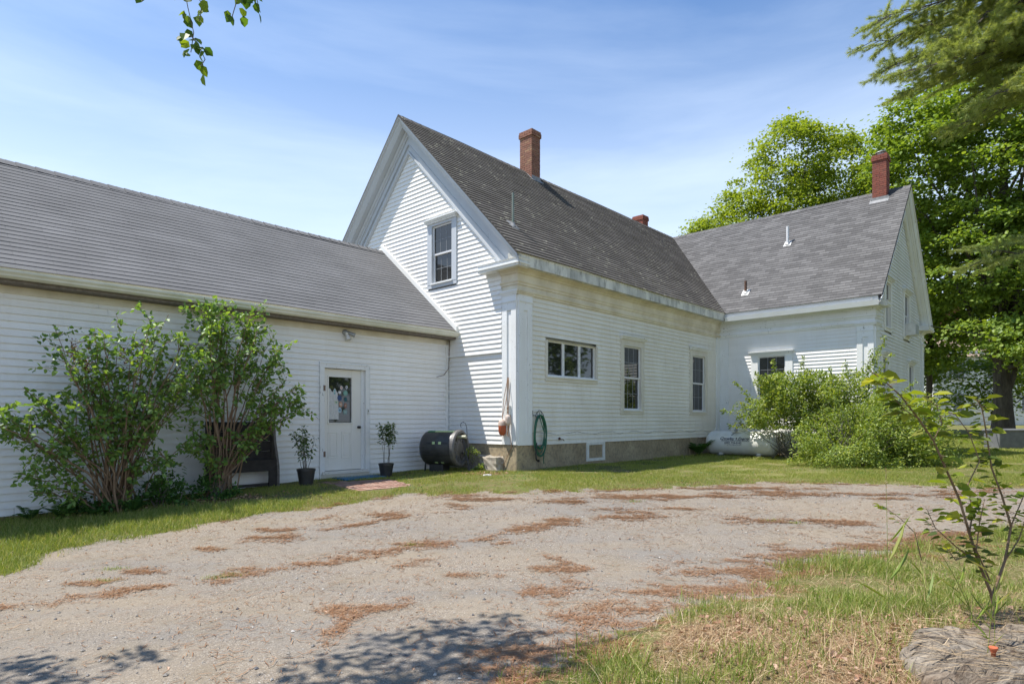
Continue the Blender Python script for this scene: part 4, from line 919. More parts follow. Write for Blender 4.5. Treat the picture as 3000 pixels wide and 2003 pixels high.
# propane tanks
def capsule(c, dirv, ln, r, mb, n=32):
    pr = [(0.0, 0)]
    for i in range(1, 9): a = i/8*pi/2; pr.append((r*math.sin(a), r*.62*(1-math.cos(a))))
    pr += [(r, ln-r*.62)]
    for i in range(1, 9): a = i/8*pi/2; pr.append((r*math.cos(a), ln-r*.62+r*.62*math.sin(a)))
    mb.lathe(c, pr, n, dirv)
def tank(a, b0, ln, r, zc, label, text=False):
    c = W(a, b0, zc); g0 = gz1(c.x, c.y)
    t = thing('propane_tank', label, 'propane tank', W(a, b0-ln/2, g0), 'propane tanks by the inner corner')
    mb = MB(); capsule(c, -B, ln, r, mb); tk = mb.build('shell', M['tank'], t, smooth=True)
    top = W(a, b0-ln*.46, zc+r-.03)
    mb = MB(); mb.lathe(top, [(.24, -.02), (.24, .05), (.225, .10), (.17, .16), (.09, .19), (0, .2)], 28); mb.build('valve_dome', M['tank'], t, smooth=True)
    for q in (.14, .86):
        mb = MB(); p = W(a, b0-ln*q, zc+r-.005); mb.tube([p+B*.06, p+B*.06+Zv*.07, p+B*.03+Zv*.09, p-B*.03+Zv*.09, p-B*.06+Zv*.07, p-B*.06], .012, 6); mb.build('lifting_lug', M['tank'], t)
    for q in (.24, .76):
        mb = MB(); p = W(a, b0-ln*q, 0); z0 = gz1(p.x, p.y)-.03
        for da in (-.2, .2): mb.box(Vector((p.x, p.y, (z0+zc-r*.75)/2+.05))+A*da, .05, .12, max(zc-r*.75-z0, .1), A, B)
        mb.build('foot', M['white_metal'], t)
        mb = MB(); mb.box(Vector((p.x, p.y, z0+.03)), .55, .2, .10, A, B); mb.build('footing_block', M['grey_block'], t, bevel=.01)
    mb = MB(); q = W(a, b0-ln*.46, zc+r+.06); mb.tube([q-A*.2, q-A*.27, q-A*.30-Zv*.10, q-A*.25+B*.3-Zv*.30, q+B*.9-Zv*.55], .010, 6); mb.lathe(q-A*.24-Zv*.03, [(0, -.03), (.05, -.03), (.055, 0), (.05, .03), (0, .03)], 14, A); mb.build('regulator', M['metal_grey'], t)
    if text:
        def txt(s, size, bpos, ang, shear=0, bold=0):
            cu = bpy.data.curves.new('lettering', 'FONT'); cu.body = s; cu.size = size; cu.shear = shear; cu.offset = bold; cu.resolution_u = 3
            ob = bpy.data.objects.new('lettering', cu); C.objects.link(ob); dg = bpy.context.evaluated_depsgraph_get()
            me = bpy.data.meshes.new_from_object(ob.evaluated_get(dg)); bpy.data.objects.remove(ob)
            off = rootloc(t)
            for v in me.vertices:
                x, y = v.co.x, v.co.y; an = ang + y/r     # wrap on the cylinder, A- side
                q = W(a, b0, zc) - B*(bpos+x) + (-A*math.cos(an)+Zv*math.sin(an))*(r+.0025)
                v.co = q-off
            me.materials.clear(); me.materials.append(M['ink'])
            o = bpy.data.objects.new('lettering', me); C.objects.link(o); o.parent = t
        txt('Crowley', .125, .56, .30, .45, .003); txt('✦', .10, 1.04, .32); txt('Energy', .125, 1.12, .30, .45, .003)
        txt('HEATING & PROPANE SERVICE', .062, .62, .17, 0, .001); txt('(207) 726-0162', .085, .72, -.02, 0, .002); txt('www.energyservice.com', .045, .80, -.14)
    return t
tank(8.75, -.25, 2.25, .37, .77, 'front cream propane tank with dark blue lettering lying at the inner house corner', True)
tank(9.62, -.85, 2.15, .36, .80, 'rear cream propane tank half hidden behind the lettered tank')
# black wooden rack leaning on the wing
rk = thing('wooden_rack', 'tall black wooden rack with boarded back leaning on the wing behind the shrubs', 'rack', W(-5.05, 1.95, .2))
fK = lambda s, z, o: W(-5.68+s, 2.20-o, .16+z)
mb = MB()
def sideboard(s):
    pr = [(.05, 1.30), (.12, 1.31), (.17, 1.24), (.20, .95), (.30, .62), (.34, .45), (.34, 0), (.05, 0)]
    m2 = MB(); n = len(pr); P = [fK(s, z, o) for o, z in pr]+[fK(s+.045, z, o) for o, z in pr]
    m2.add(P, [tuple(range(n)), tuple(range(n, 2*n))]+[(i, (i+1) % n, n+(i+1) % n, n+i) for i in range(n)]); return m2
sideboard(0).build('side_board', M['black_wood'], rk); sideboard(1.16).build('side_board', M['grey_wood'], rk)
mb = MB()
for k in range(4): mb.fbox(fK, .045, 1.16, .58+k*.18, .575+(k+1)*.18, .09, .11)
mb.build('back_boards', M['black_wood'], rk)
mb = MB(); mb.fbox(fK, .045, 1.16, .585, .61, .11, .30); mb.build('shelf', M['black_wood'], rk)
mb = MB(); mb.fbox(fK, .045, 1.16, .40, .60, .29, .32); mb.build('apron', M['black_wood'], rk)
mb = MB(); mb.fbox(fK, .045, 1.16, .13, .18, .26, .29); mb.build('lower_rail', M['black_wood'], rk)
for s in (.045, 1.01): mb = MB(); mb.fbox(fK, s, s+.15, 0, .40, .295, .325); mb.build('leg', M['black_wood'], rk)
# brick walk and mat
wk = MB(); rgw = random.Random(8)
wc = [Vector((-3.72, 11.72, 0)), Vector((-2.62, 10.42, 0)), Vector((-1.72, 10.92, 0)), Vector((-2.40, 11.98, 0))]
for i in range(16):
    for j in range(8):
        u0, u1, v0, v1 = i/16, (i+1)/16-.006, j/8, (j+1)/8-.012
        if j % 2: u0 += .03; u1 += .03
        if u1 > 1: continue
        g_ = lambda u, v: (wc[0]*(1-u)+wc[3]*u)*(1-v) + (wc[1]*(1-u)+wc[2]*u)*v
        h = .035+rgw.uniform(-.004, .004)
        P = []
        for z in (-.03, h):
            for (u, v) in ((u0, v0), (u1, v0), (u1, v1), (u0, v1)): q = g_(u, v); P.append(Vector((q.x, q.y, G(q.x, q.y)+z)))
        wk.add(P, [(3, 2, 1, 0), (4, 5, 6, 7), (0, 1, 5, 4), (1, 2, 6, 5), (2, 3, 7, 6), (3, 0, 4, 7)])
struct(wk.build('brick_path', brick_mat('path brick', [(0., (.22, .11, .08)), (.5, (.30, .17, .13)), (1., (.34, .22, .17))])))
mt = thing('doormat', 'blue woven doormat lying on the brick path below the door', 'doormat', (-3.12, 11.62, .31))
fT = lambda s, z, o: W(-3.30+s, 1.98-o, .312+z)
mb = MB()
for k in range(9): mb.fbox(fT, -.03+.01*(k % 2), .93+.01*(k % 2), 0, .022+.004*(k % 2), k*.055, k*.055+.052)
mb.build('mat', M['blue_mat'], mt, bevel=.004)
mb = MB()
for k in (1, 3): mb.fbox(fT, .05, .86, .015, .028, k*.055+.01, k*.055+.04)
mb.build('stripe', M['mat_light'], mt)
# grey block beyond the lawn
bl = MB(); bl.box((19.9, 23.9, gz1(19.9, 24)+.36), 2.3, .8, .80); bl.box((19.9, 23.9, gz1(19.9, 24)+.70), 2.4, .86, .08)
tag(bl.build('concrete_block', M['grey_block'], bevel=.03), 'low grey concrete block at the far end of the lawn before the big maple trunk', 'block')
# neighbour's house behind the trees
nb = thing('neighbour_house', 'white neighbouring house with tan roof and brick chimney seen through the trees', 'house', (42, 54, 1.2))
mb = MB()
for k in range(34): mb.box((42, 50-.01*(k % 2), 1.0+k*.18), 15, .05, .17)
mb.build('siding_wall', M['clap'], nb)
mb = MB(); mb.box((42, 54, 4), 14.9, 7.7, 6.2); mb.build('wall_core', M['clap'], nb)
mb = MB(); mb.quad((34, 49.6, 6.6), (50, 49.6, 6.6), (50, 54, 9.6), (34, 54, 9.6), uv=[(0, 0), (16, 0), (16, 5), (0, 5)]); mb.quad((34, 54, 9.6), (50, 54, 9.6), (50, 58.5, 6.6), (34, 58.5, 6.6), uv=[(0, 0), (16, 0), (16, 5), (0, 5)])
mb.build('roof', M['tan_roof'], nb)
mb = MB(); mb.box((37.6, 52.5, 9.4), .9, .9, 3.0); mb.box((37.6, 52.5, 10.9), 1.05, 1.05, .25); mb.build('chimney', M['brick_red'], nb)
for x in (36.5, 39.3, 42.1, 45):
    for z in (2.2, 4.8):
        mb = MB(); mb.box((x, 49.93, z+.7), 1.1, .08, 1.6); wn = mb.build('window', M['white_pvc'], nb); mb = MB(); mb.box((x, 49.88, z+.7), .85, .03, 1.35); mb.build('pane', M['glass'], wn)
# overhead service cable
mb = MB(); a_, b_ = W(17.7, -4.9, 5.0), Vector((48, 44, 8.5)); mb.tube([a_.lerp(b_, i/20)-Zv*(.9*4*(i/20)*(1-i/20)) for i in range(21)], .018, 5)
tag(mb.build('service_cable', M['metal_dark']), 'black overhead cable running from the far gable corner into the trees', 'cable')

# ---------------------------------------------------------------- vegetation helpers
def unit(v): return v/np.maximum(np.linalg.norm(v, axis=-1, keepdims=True), 1e-9)
def rand_unit(rg, n): return unit(rg.normal(size=(n, 3)))
def leaf_geo(P, D, N, Ls, ratio=.62, fold=.16, droop=.12):
    """six vertex leaves folded on the midrib"""
    D = unit(D); S = unit(np.cross(D, N)); N = unit(np.cross(S, D)); n = len(P); Ls = np.asarray(Ls).reshape(n, 1)
    pts = []
    for (x, y) in ((0, 0), (.28, -.5), (.68, -.40), (1, 0), (.68, .40), (.28, .5)):
        pts.append(P + D*Ls*x + S*Ls*(y*ratio) + N*Ls*(abs(y)*fold*2*.5 - droop*x*x))
    V = np.stack(pts, 1).reshape(-1, 3); b = (np.arange(n)*6)[:, None]
    F = np.concatenate([b+np.array([[0, 1, 2, 3]]), b+np.array([[3, 4, 5, 0]])], 0); return V, F
def leaf_obj(name, P, D, N, Ls, mat, parent, ratio=.62, fold=.16, droop=.12, smooth=False):
    V, F = leaf_geo(np.asarray(P, float), np.asarray(D, float), np.asarray(N, float), Ls, ratio, fold, droop)
    return npmesh(name, V, F, mat, parent, smooth=smooth)
def curve(p0, p1, bend, n=6, wob=.0, rg=None):
    p0, p1, bend = np.array(p0, float), np.array(p1, float), np.array(bend, float); out = []
    for i in range(n+1):
        t = i/n; q = p0*(1-t)**2 + 2*(p0*.5+p1*.5+bend)*t*(1-t) + p1*t*t
        if rg is not None and 0 < i < n: q = q + rg.normal(size=3)*wob
        out.append(q)
    return out
def V3(p): return Vector((float(p[0]), float(p[1]), float(p[2])))
UPN = np.array([0, 0, 1.])

def shrub(name, label, cat, base, targets, mat, lsize, seed, per_twig=22, stem_r=.018, twigs=4, twl=.55, bare=.45, group=None, bark_m='bark_lilac', ratio=.66, spread=.10, trees=None, flowers=0):
    rg = np.random.default_rng(seed); root = thing(name, label, cat, base, group); sb = MB(); P = []; D = []; N = []
    for (tx, ty, tz) in targets:
        b0 = np.array(base) + np.array([rg.normal()*spread, rg.normal()*spread, -.03]); tgt = np.array([tx, ty, tz])
        c = curve(b0, tgt, [(b0[0]-tx)*.22, (b0[1]-ty)*.22, .05*np.linalg.norm(tgt-b0)], 8, .02, rg)
        r0 = stem_r*rg.uniform(.6, 1.15); sb.tube([V3(q) for q in c], [r0*(1-.75*i/8) for i in range(9)], 5)
        for k in range(twigs):
            t = bare + (1-bare)*(k+rg.uniform(.1, .9))/twigs; i = min(int(t*8), 7); q = c[i]+(c[i+1]-c[i])*(t*8-i)
            d = unit(c[i+1]-c[i] + rg.normal(size=3)*np.array([.75, .75, .5])); ln = twl*rg.uniform(.5, 1.15)
            e = q + d*ln; tw = curve(q, e, [0, 0, .07*ln], 4, .01, rg); sb.tube([V3(x) for x in tw], [r0*.38, r0*.32, r0*.25, r0*.18, .0015], 4, cap=False)
            for m in range(per_twig):
                s = rg.uniform(.12, 1.02); ii = min(int(s*4), 3); qq = tw[ii]+(tw[ii+1]-tw[ii])*min(s*4-ii, 1)
                ld = unit(d*.55 + rg.normal(size=3)*.75 + np.array([0, 0, -.05])); P.append(qq+ld*.02+rg.normal(size=3)*.03); D.append(ld); N.append(UPN*1.0+rg.normal(size=3)*.55)
        for m in range(int(per_twig*.7)):
            s = rg.uniform(.8, 1.0); q = c[7]+(c[8]-c[7])*((s-.8)/.2); ld = unit(rg.normal(size=3)+np.array([0, 0, .25])); P.append(q); D.append(ld); N.append(UPN+rg.normal(size=3)*.5)
    Ls = lsize*rg.uniform(.6, 1.2, len(P))
    sb.build('stem', M[bark_m], root); leaf_obj('foliage', P, D, N, Ls, mat, root, ratio=ratio)
    return root
def blob_targets(rg, blobs, n):
    out = []
    for _ in range(n):
        cx, cy, cz, rx, ry, rz = blobs[rg.integers(len(blobs))]; u = unit(rg.normal(size=3)); k = rg.uniform(.35, 1)**.6
        out.append((cx+u[0]*rx*k, cy+u[1]*ry*k, cz+u[2]*rz*k))
    return out
def tree(name, label, cat, base, h, r, blobs, ncl, nleaf, lsize, mat, seed, group=None, bark_m='bark_dark', clr=1.0, flat=.38, limbs=14, lean=(0, 0), split=.3):
    rg = np.random.default_rng(seed); root = thing(name, label, cat, base, group); sb = MB()
    bx, by, bz = base; top = np.array([bx+lean[0], by+lean[1], bz+h])
    c = curve((bx, by, bz-.2), top, [0, 0, 0], 8, .12, rg); sb.tube([V3(q) for q in c], [r*1.35]+[r*(1-.8*i/8) for i in range(1, 9)], 10)
    CC = []
    vols = np.array([b[3]*b[4]+b[3]*b[5] for b in blobs]); vols = vols/vols.sum()
    for _ in range(ncl):
        b = blobs[rg.choice(len(blobs), p=vols)]; u = unit(rg.normal(size=3)); u[2] = abs(u[2])*.9+u[2]*.1 if rg.random() < .25 else u[2]
        bump_ = 1+.28*mnoise.noise(Vector((float(u[0])*2.2+seed, float(u[1])*2.2, float(u[2])*2.2)))*1.5
        k = rg.uniform(.40, 1.0)**.35*bump_; CC.append(np.array(b[:3])+u*np.array(b[3:])*k)
    CC = np.array(CC)
    for k in range(limbs):
        tgt = CC[rg.integers(len(CC))]; t = rg.uniform(split, .9); i = min(int(t*8), 7); q = c[i]
        lc = curve(q, tgt, [0, 0, .08*np.linalg.norm(tgt-q)], 6, .12, rg); rr = r*.38*(1-t*.6); sb.tube([V3(x) for x in lc], [rr*(1-.85*j/6) for j in range(7)], 6)
    m = ncl*nleaf; ci = np.repeat(np.arange(ncl), nleaf); loc = rg.normal(size=(m, 3))*np.array([.5, .5, .5*flat])*clr*rg.uniform(.7, 1.3, (ncl, 1))[ci]
    loc[:, 2] -= .25*(loc[:, 0]**2+loc[:, 1]**2)/clr
    P = CC[ci]+loc; out = unit(CC - np.array([bx, by, bz+h*.6]))[ci]
    D = unit(rg.normal(size=(m, 3))*np.array([1, 1, .45]) + out*.5 + np.array([0, 0, -.25])); N = UPN+rg.normal(size=(m, 3))*.45+out*.3
    sb.build('trunk', M[bark_m], root); leaf_obj('crown', P, D, N, lsize*rg.uniform(.65, 1.25, m), mat, root, ratio=.85)
    return root

# ---------------------------------------------------------------- background trees
g0 = lambda x, y: gz1(x, y)
TG = 'maples and other trees behind the far block'
tree('maple_tree', 'yellow green sunlit maple rising behind the far block roof, left of the brick chimney', 'tree', (18, 41, g0(18, 41)), 15, .35,
     [(18.2, 40, 17.2, 2.5, 3, 4.0), (16.0, 40, 14.4, 2.4, 3, 3.2), (13.6, 40, 12.4, 2.2, 3, 2.6), (21.8, 41, 16.4, 2.9, 3.5, 4.0), (17.5, 41, 11, 5.5, 4, 3.5), (24, 41, 14, 3, 3, 4)], 620, 130, .17, M['lf_maple_y'], 3, TG, clr=.95, limbs=40)
tree('maple_tree', 'huge dark trunked maple filling the right background behind the concrete block', 'tree', (25.3, 31.5, g0(25.3, 31.5)), 15, .46,
     [(24.0, 32, 14.5, 4.6, 4, 5), (28, 31, 15.5, 6, 4.5, 5), (21.6, 32, 15.0, 2.6, 3, 3.6), (23.8, 30.5, 9.5, 3.4, 3.5, 3.2), (28, 29.5, 9.0, 5, 4, 4.0), (26, 28.5, 5.4, 5, 2.8, 1.5), (31, 30, 12, 4, 4, 5)], 950, 120, .18, M['lf_maple'], 5, TG, clr=.9, flat=.32, limbs=46, split=.22)
tree('maple_tree', 'slim trunked maple standing just left of the big maple, its crown touching the far gable', 'tree', (24.6, 36, g0(24.6, 36)), 12, .2,
     [(23.4, 36, 10.5, 3.2, 3, 3.2), (23.9, 35, 6.4, 2.6, 2.4, 1.8)], 230, 70, .22, M['lf_maple'], 9, TG, limbs=14)
tree('understory_tree', 'low bushy tree under the big maple hiding the neighbouring house front', 'tree', (30.5, 38.5, g0(30.5, 38.5)), 4, .12, [(28.0, 38, 4.0, 3.6, 2, 1.7), (33, 38, 4.6, 4, 2, 1.9), (36, 39, 3.4, 3, 2, 1.6)], 210, 60, .19, M['lf_maple'], 15, TG, limbs=20)
tree('broadleaf_tree', 'pale distant tree seen low between the far gable and the maples', 'tree', (47, 72, 1.4), 12, .4, [(47, 72, 10, 6, 5, 5.5), (54, 72, 11, 6, 5, 6)], 260, 60, .42, M['lf_dist'], 12, TG, clr=1.8, limbs=10)
tree('broadleaf_tree', 'tall green tree behind the neighbouring house roof', 'tree', (56, 66, 1.4), 16, .4, [(56, 66, 14, 8, 6, 7), (66, 66, 12, 7, 6, 8)], 300, 60, .45, M['lf_maple'], 14, TG, clr=2.0, limbs=12)
# trees to the right of the view, mirrored in the window panes
tree('broadleaf_tree', 'leafy tree at the right side of the yard beyond the driveway', 'tree', (26, 15, .3), 10, .3, [(26, 15, 7, 4.5, 5, 5)], 200, 60, .3, M['lf_maple'], 21, TG, clr=1.3, limbs=10)
tree('broadleaf_tree', 'leafy tree at the right of the driveway nearer the street', 'tree', (23, 3, .0), 9, .3, [(23, 3, 6, 4.5, 5, 5)], 200, 60, .3, M['lf_maple'], 22, TG, clr=1.3, limbs=10)

# ---------------------------------------------------------------- pine on the right
def pine():
    rg = np.random.default_rng(31); bx, by = 15.2, 14.6; bz = g0(bx, by)
    root = thing('pine_tree', 'tall white pine whose needled limbs reach into the top right of the view', 'tree', (bx, by, bz)); sb = MB()
    sb.tube([(bx, by, bz-.2), (bx+.05, by, 5), (bx, by+.05, 10), (bx+.05, by, 16)], [.36, .3, .24, .12], 12)
    P = []; D = []
    br = [((15.1, 14.5, 12.2), (7.9, 13.2, 10.1), .5), ((15.1, 14.4, 12.6), (8.8, 12.0, 11.0), .5), ((15.1, 14.6, 11.2), (8.3, 13.6, 9.3), .45), ((15.1, 14.5, 10.6), (8.2, 12.6, 8.7), .4),
          ((15.1, 14.3, 13.0), (9.5, 11.2, 10.6), .5), ((15.1, 14.5, 9.6), (9.6, 12.2, 8.0), .35), ((15.1, 14.6, 12.5), (9.4, 14.2, 10.6), .4), ((15.1, 14.5, 11.8), (10.2, 12.4, 9.6), .4),
          ((15.1, 14.6, 13.2), (8.6, 13.4, 11.3), .5), ((15.1, 14.5, 9.9), (9.9, 13.4, 8.0), .3), ((15.1, 14.5, 6.0), (10.4, 13.7, 5.0), .3), ((15.1, 14.5, 13.5), (10.4, 12.8, 11.2), .5), ((15.1, 14.5, 10.6), (10.6, 13.8, 8.9), .3),
          ((15.1, 14.5, 11.6), (8.4, 14.4, 10.4), .4), ((15.1, 14.5, 12.2), (9.2, 13.0, 9.6), .4), ((15.1, 14.5, 11.2), (9.0, 12.6, 9.0), .4), ((15.1, 14.5, 10.9), (8.9, 13.9, 8.9), .35), ((15.1, 14.5, 12.9), (10.0, 14.2, 10.3), .4), ((15.1, 14.5, 10.1), (10.6, 12.4, 8.5), .3), ((15.1, 14.5, 11.5), (9.6, 13.2, 9.0), .3)]
    for (p0, p1, up) in br:
        c = curve(p0, p1, [0, 0, up], 14, .05, rg); sb.tube([V3(q) for q in c], [.055*(1-.88*i/14) for i in range(15)], 6)
        ln = np.linalg.norm(np.array(p1)-np.array(p0)); n = int(ln/.10)
        for k in range(n):
            t = .12+.88*k/n; i = min(int(t*14), 13); q = c[i]+(c[i+1]-c[i])*(t*14-i); d = unit(c[i+1]-c[i]); side = unit(np.cross(d, UPN))*(1 if k % 2 else -1)
            tl = (.25+1.15*math.sin(min((1-t)*2.2+.35, 1.57)))*rg.uniform(.5, 1.0); dd = unit(d*rg.uniform(.5, .95)+side*rg.uniform(.5, 1.0)+rg.normal(size=3)*.14+UPN*.04)
            tw = curve(q, q+dd*tl, [0, 0, -.03], 4, .01, rg); sb.tube([V3(x) for x in tw], [.010, .008, .006, .004, .002], 3, cap=False)
            nt_ = max(3, int(tl/.07))
            for m in range(nt_):
                s = .25+.75*(m+1)/nt_; e = q+dd*tl*min(s, 1); d2 = unit(dd+rg.normal(size=3)*.35+UPN*.10)
                P.append(e); D.append(d2)
                if rg.random() < .5: P.append(e+rg.normal(size=3)*.05); D.append(unit(dd+rg.normal(size=3)*.6))
    P = np.array(P); D = np.array(D); K = 30; n = len(P)*K; pi_ = np.repeat(np.arange(len(P)), K)
    nd = unit(D[pi_]*1.15+rg.normal(size=(n, 3))*.52); p = P[pi_]+rg.normal(size=(n, 3))*.012; L_ = .115*rg.uniform(.7, 1.2, (n, 1)); sd_ = unit(np.cross(nd, rg.normal(size=(n, 3))))*.0034
    e = p+nd*L_+np.array([0, 0, -.012]); Vv = np.stack([p-sd_, p+sd_, e], 1).reshape(-1, 3); Fv = np.arange(n*3).reshape(n, 3)
    sb.build('trunk', M['bark_dark'], root); npmesh('crown', Vv, Fv, M['needle'], root)
pine()

# ---------------------------------------------------------------- leafy limb over the driveway
def overhead():
    rg = np.random.default_rng(8); bx, by = -7.4, 1.9
    root = thing('linden_tree', 'leafy tree at the left whose heart leaved twigs hang into the top of the view', 'tree', (bx, by, gz1(bx, by))); sb = MB()
    sb.tube([(bx, by, -.3), (bx+.1, by, 3), (bx+.3, by+.1, 6), (bx+.2, by, 9)], [.22, .18, .13, .06], 10)
    P = []; D = []; N = []
    def hang(pts, n, sz=.07, sp=.05):
        sb.tube([V3(q) for q in pts], [.006]+[.003]*(len(pts)-1), 4)
        m = len(pts)-1
        for _ in range(n):
            t = rg.uniform(.05, 1)*m; i = min(int(t), m-1); q = np.array(pts[i])+(np.array(pts[i+1])-np.array(pts[i]))*(t-i)
            d = unit(np.array([rg.normal()*.6, rg.normal()*.5, -1])); P.append(q+rg.normal(size=3)*sp*.6+d*.01); D.append(d); N.append(rg.normal(size=3)+np.array([0, -.8, 0]))
    hang([(-2.34, 4.3, 5.1), (-2.32, 4.3, 4.6), (-2.27, 4.28, 4.38), (-2.24, 4.3, 4.22), (-2.26, 4.3, 4.08)], 22)
    hang([(-2.26, 4.3, 4.20), (-2.20, 4.3, 4.12), (-2.16, 4.3, 4.03), (-2.18, 4.28, 3.97)], 14)
    hang([(-2.30, 4.3, 4.6), (-2.18, 4.3, 4.42), (-2.20, 4.3, 4.30)], 8)
    hang([(-1.85, 4.3, 5.0), (-1.90, 4.3, 4.6), (-1.93, 4.28, 4.42), (-1.97, 4.3, 4.33)], 16)
    hang([(-1.85, 4.3, 4.7), (-1.80, 4.3, 4.48), (-1.78, 4.3, 4.38)], 12)
    hang([(-2.60, 4.3, 5.0), (-2.62, 4.3, 4.6), (-2.60, 4.3, 4.44)], 4)
    limb = curve((bx+.2, by, 5.2), (-1.5, 4.4, 5.6), [0, 0, .9], 10, .05, rg); sb.tube([V3(q) for q in limb], [.07*(1-.8*i/10) for i in range(11)], 7)
    limb2 = curve((bx+.2, by, 6.0), (-3.2, 4.0, 6.8), [0, 0, .6], 8, .05, rg); sb.tube([V3(q) for q in limb2], [.06*(1-.8*i/8) for i in range(9)], 7)
    limb3 = curve((bx+.1, by, 4.6), (-5.9, 3.4, 5.2), [0, 0, .3], 5, .03, rg); sb.tube([V3(q) for q in limb3], [.04*(1-.8*i/5) for i in range(6)], 6)
    for q in ((-2.34, 4.3, 5.1), (-1.85, 4.3, 5.0), (-2.60, 4.3, 5.0)):
        i = min(range(11), key=lambda k: abs(limb[k][0]-q[0])); sb.tube([V3(limb[i]), V3(q)], [.01, .006], 4)
    # shade bearing sprays: centre, radius, leaves
    sprays = []
    for (gx, gy) in ((-.42, 4.45), (-.15, 4.6), (-.55, 4.15), (-.75, 4.25), (-.95, 3.95), (-1.15, 3.75), (-.55, 3.85), (-.2, 4.1), (.05, 4.2), (-.3, 3.75), (-.8, 3.65), (.2, 3.85), (.35, 3.7), (-1.25, 3.5), (-.1, 3.6), (-.6, 3.55)):
        h = rg.uniform(5.2, 6.6); sprays.append((gx-.46*h, gy, h))
    for (gx, gy) in ((-2.95, 3.75), (-3.15, 3.95), (-2.7, 3.6), (-3.3, 3.6), (-2.45, 4.0)): sprays.append((gx-.46*5.3, gy, 5.3))
    allb = [V3(q) for q in limb]+[V3(q) for q in limb2]+[V3(q) for q in limb3]
    for c in sprays:
        b = min(allb, key=lambda q: (q-Vector(c)).length); mid = (b+Vector(c))/2+Vector((0, 0, .1)); sb.tube([b, mid, Vector(c)], [.012, .008, .003], 4)
        for _ in range(60):
            o = rg.normal(size=3)*np.array([.14, .10, .06]); d = unit(np.array([rg.normal(), rg.normal(), -.4])); P.append(np.array(c)+o); D.append(d); N.append(UPN+rg.normal(size=3)*.5)
    sb.build('trunk', M['bark_grey'], root); leaf_obj('foliage', P, D, N, .075*rg.uniform(.6, 1.15, len(P)), M['lf_linden'], root, ratio=.82)
overhead()

# ---------------------------------------------------------------- lilacs against the wing
def Wt(a, b, z): q = W(a, b, z); return (q.x, q.y, q.z)
rg = np.random.default_rng(77)
def ltg(specs):
    out = []
    for (a, b, z, ra, rb, rz, n) in specs:
        for _ in range(n): u = unit(rg.normal(size=3)); k = rg.uniform(.3, 1); out.append(Wt(a+u[0]*ra*k, min(b+u[1]*rb*k, 2.0), z+u[2]*rz*k))
    return out
bb_ = Wt(-7.2, 1.55, 0); base1 = (bb_[0], bb_[1], gz1(bb_[0], bb_[1]))
lil = 'lilac shrubs against the wing'
s1 = shrub('lilac_bush', 'wide multi stemmed lilac bush at the left, growing against the wing siding', 'bush', base1,
      ltg([(-7.55, 1.35, 2.5, .6, .5, .55, 10), (-6.8, 1.3, 2.85, .45, .5, .45, 8), (-6.3, 1.35, 2.4, .55, .45, .6, 12), (-7.2, 1.2, 1.75, .7, .5, .5, 8), (-8.25, 1.2, 1.75, .35, .4, .35, 5), (-8.75, 1.15, 1.55, .30, .3, .25, 5), (-8.3, 1.1, .75, .35, .3, .35, 3), (-6.5, 1.2, 1.2, .5, .4, .4, 4)]),
      M['lf_lilac'], .080, 41, per_twig=16, twigs=6, twl=.36, bare=.46, group=lil, spread=.13)
bb_ = Wt(-5.68, 1.6, 0); base2 = (bb_[0], bb_[1], gz1(bb_[0], bb_[1]))
s2 = shrub('lilac_bush', 'tall narrow lilac bush with bare tan stems in front of the black rack', 'bush', base2,
      ltg([(-5.75, 1.4, 3.3, .42, .35, .5, 10), (-5.25, 1.45, 3.15, .38, .35, .50, 8), (-5.95, 1.4, 2.3, .35, .35, .35, 4), (-4.85, 1.4, 2.75, .35, .3, .35, 6), (-4.6, 1.3, 2.0, .25, .25, .25, 5), (-4.35, 1.25, 1.8, .15, .2, .15, 3), (-5.1, 1.3, 1.35, .35, .25, .25, 3), (-6.1, 1.3, 1.2, .3, .3, .3, 3)]),
      M['lf_lilac'], .080, 43, per_twig=16, twigs=6, twl=.36, bare=.58, group=lil, spread=.09)
# brown spent blossoms on the first lilac
P = []; D = []; N = []
for c in (Wt(-7.75, 1.25, 2.45), Wt(-7.15, 1.2, 2.4), Wt(-7.6, 1.25, 2.25)):
    for _ in range(60): o = rg.normal(size=3)*np.array([.03, .03, .10]); P.append(np.array(c)+o); D.append(rg.normal(size=3)+np.array([0, 0, -.5])); N.append(rg.normal(size=3))
leaf_obj('spent_blossom', P, D, N, np.full(len(P), .03), M['brown_flower'], s1)

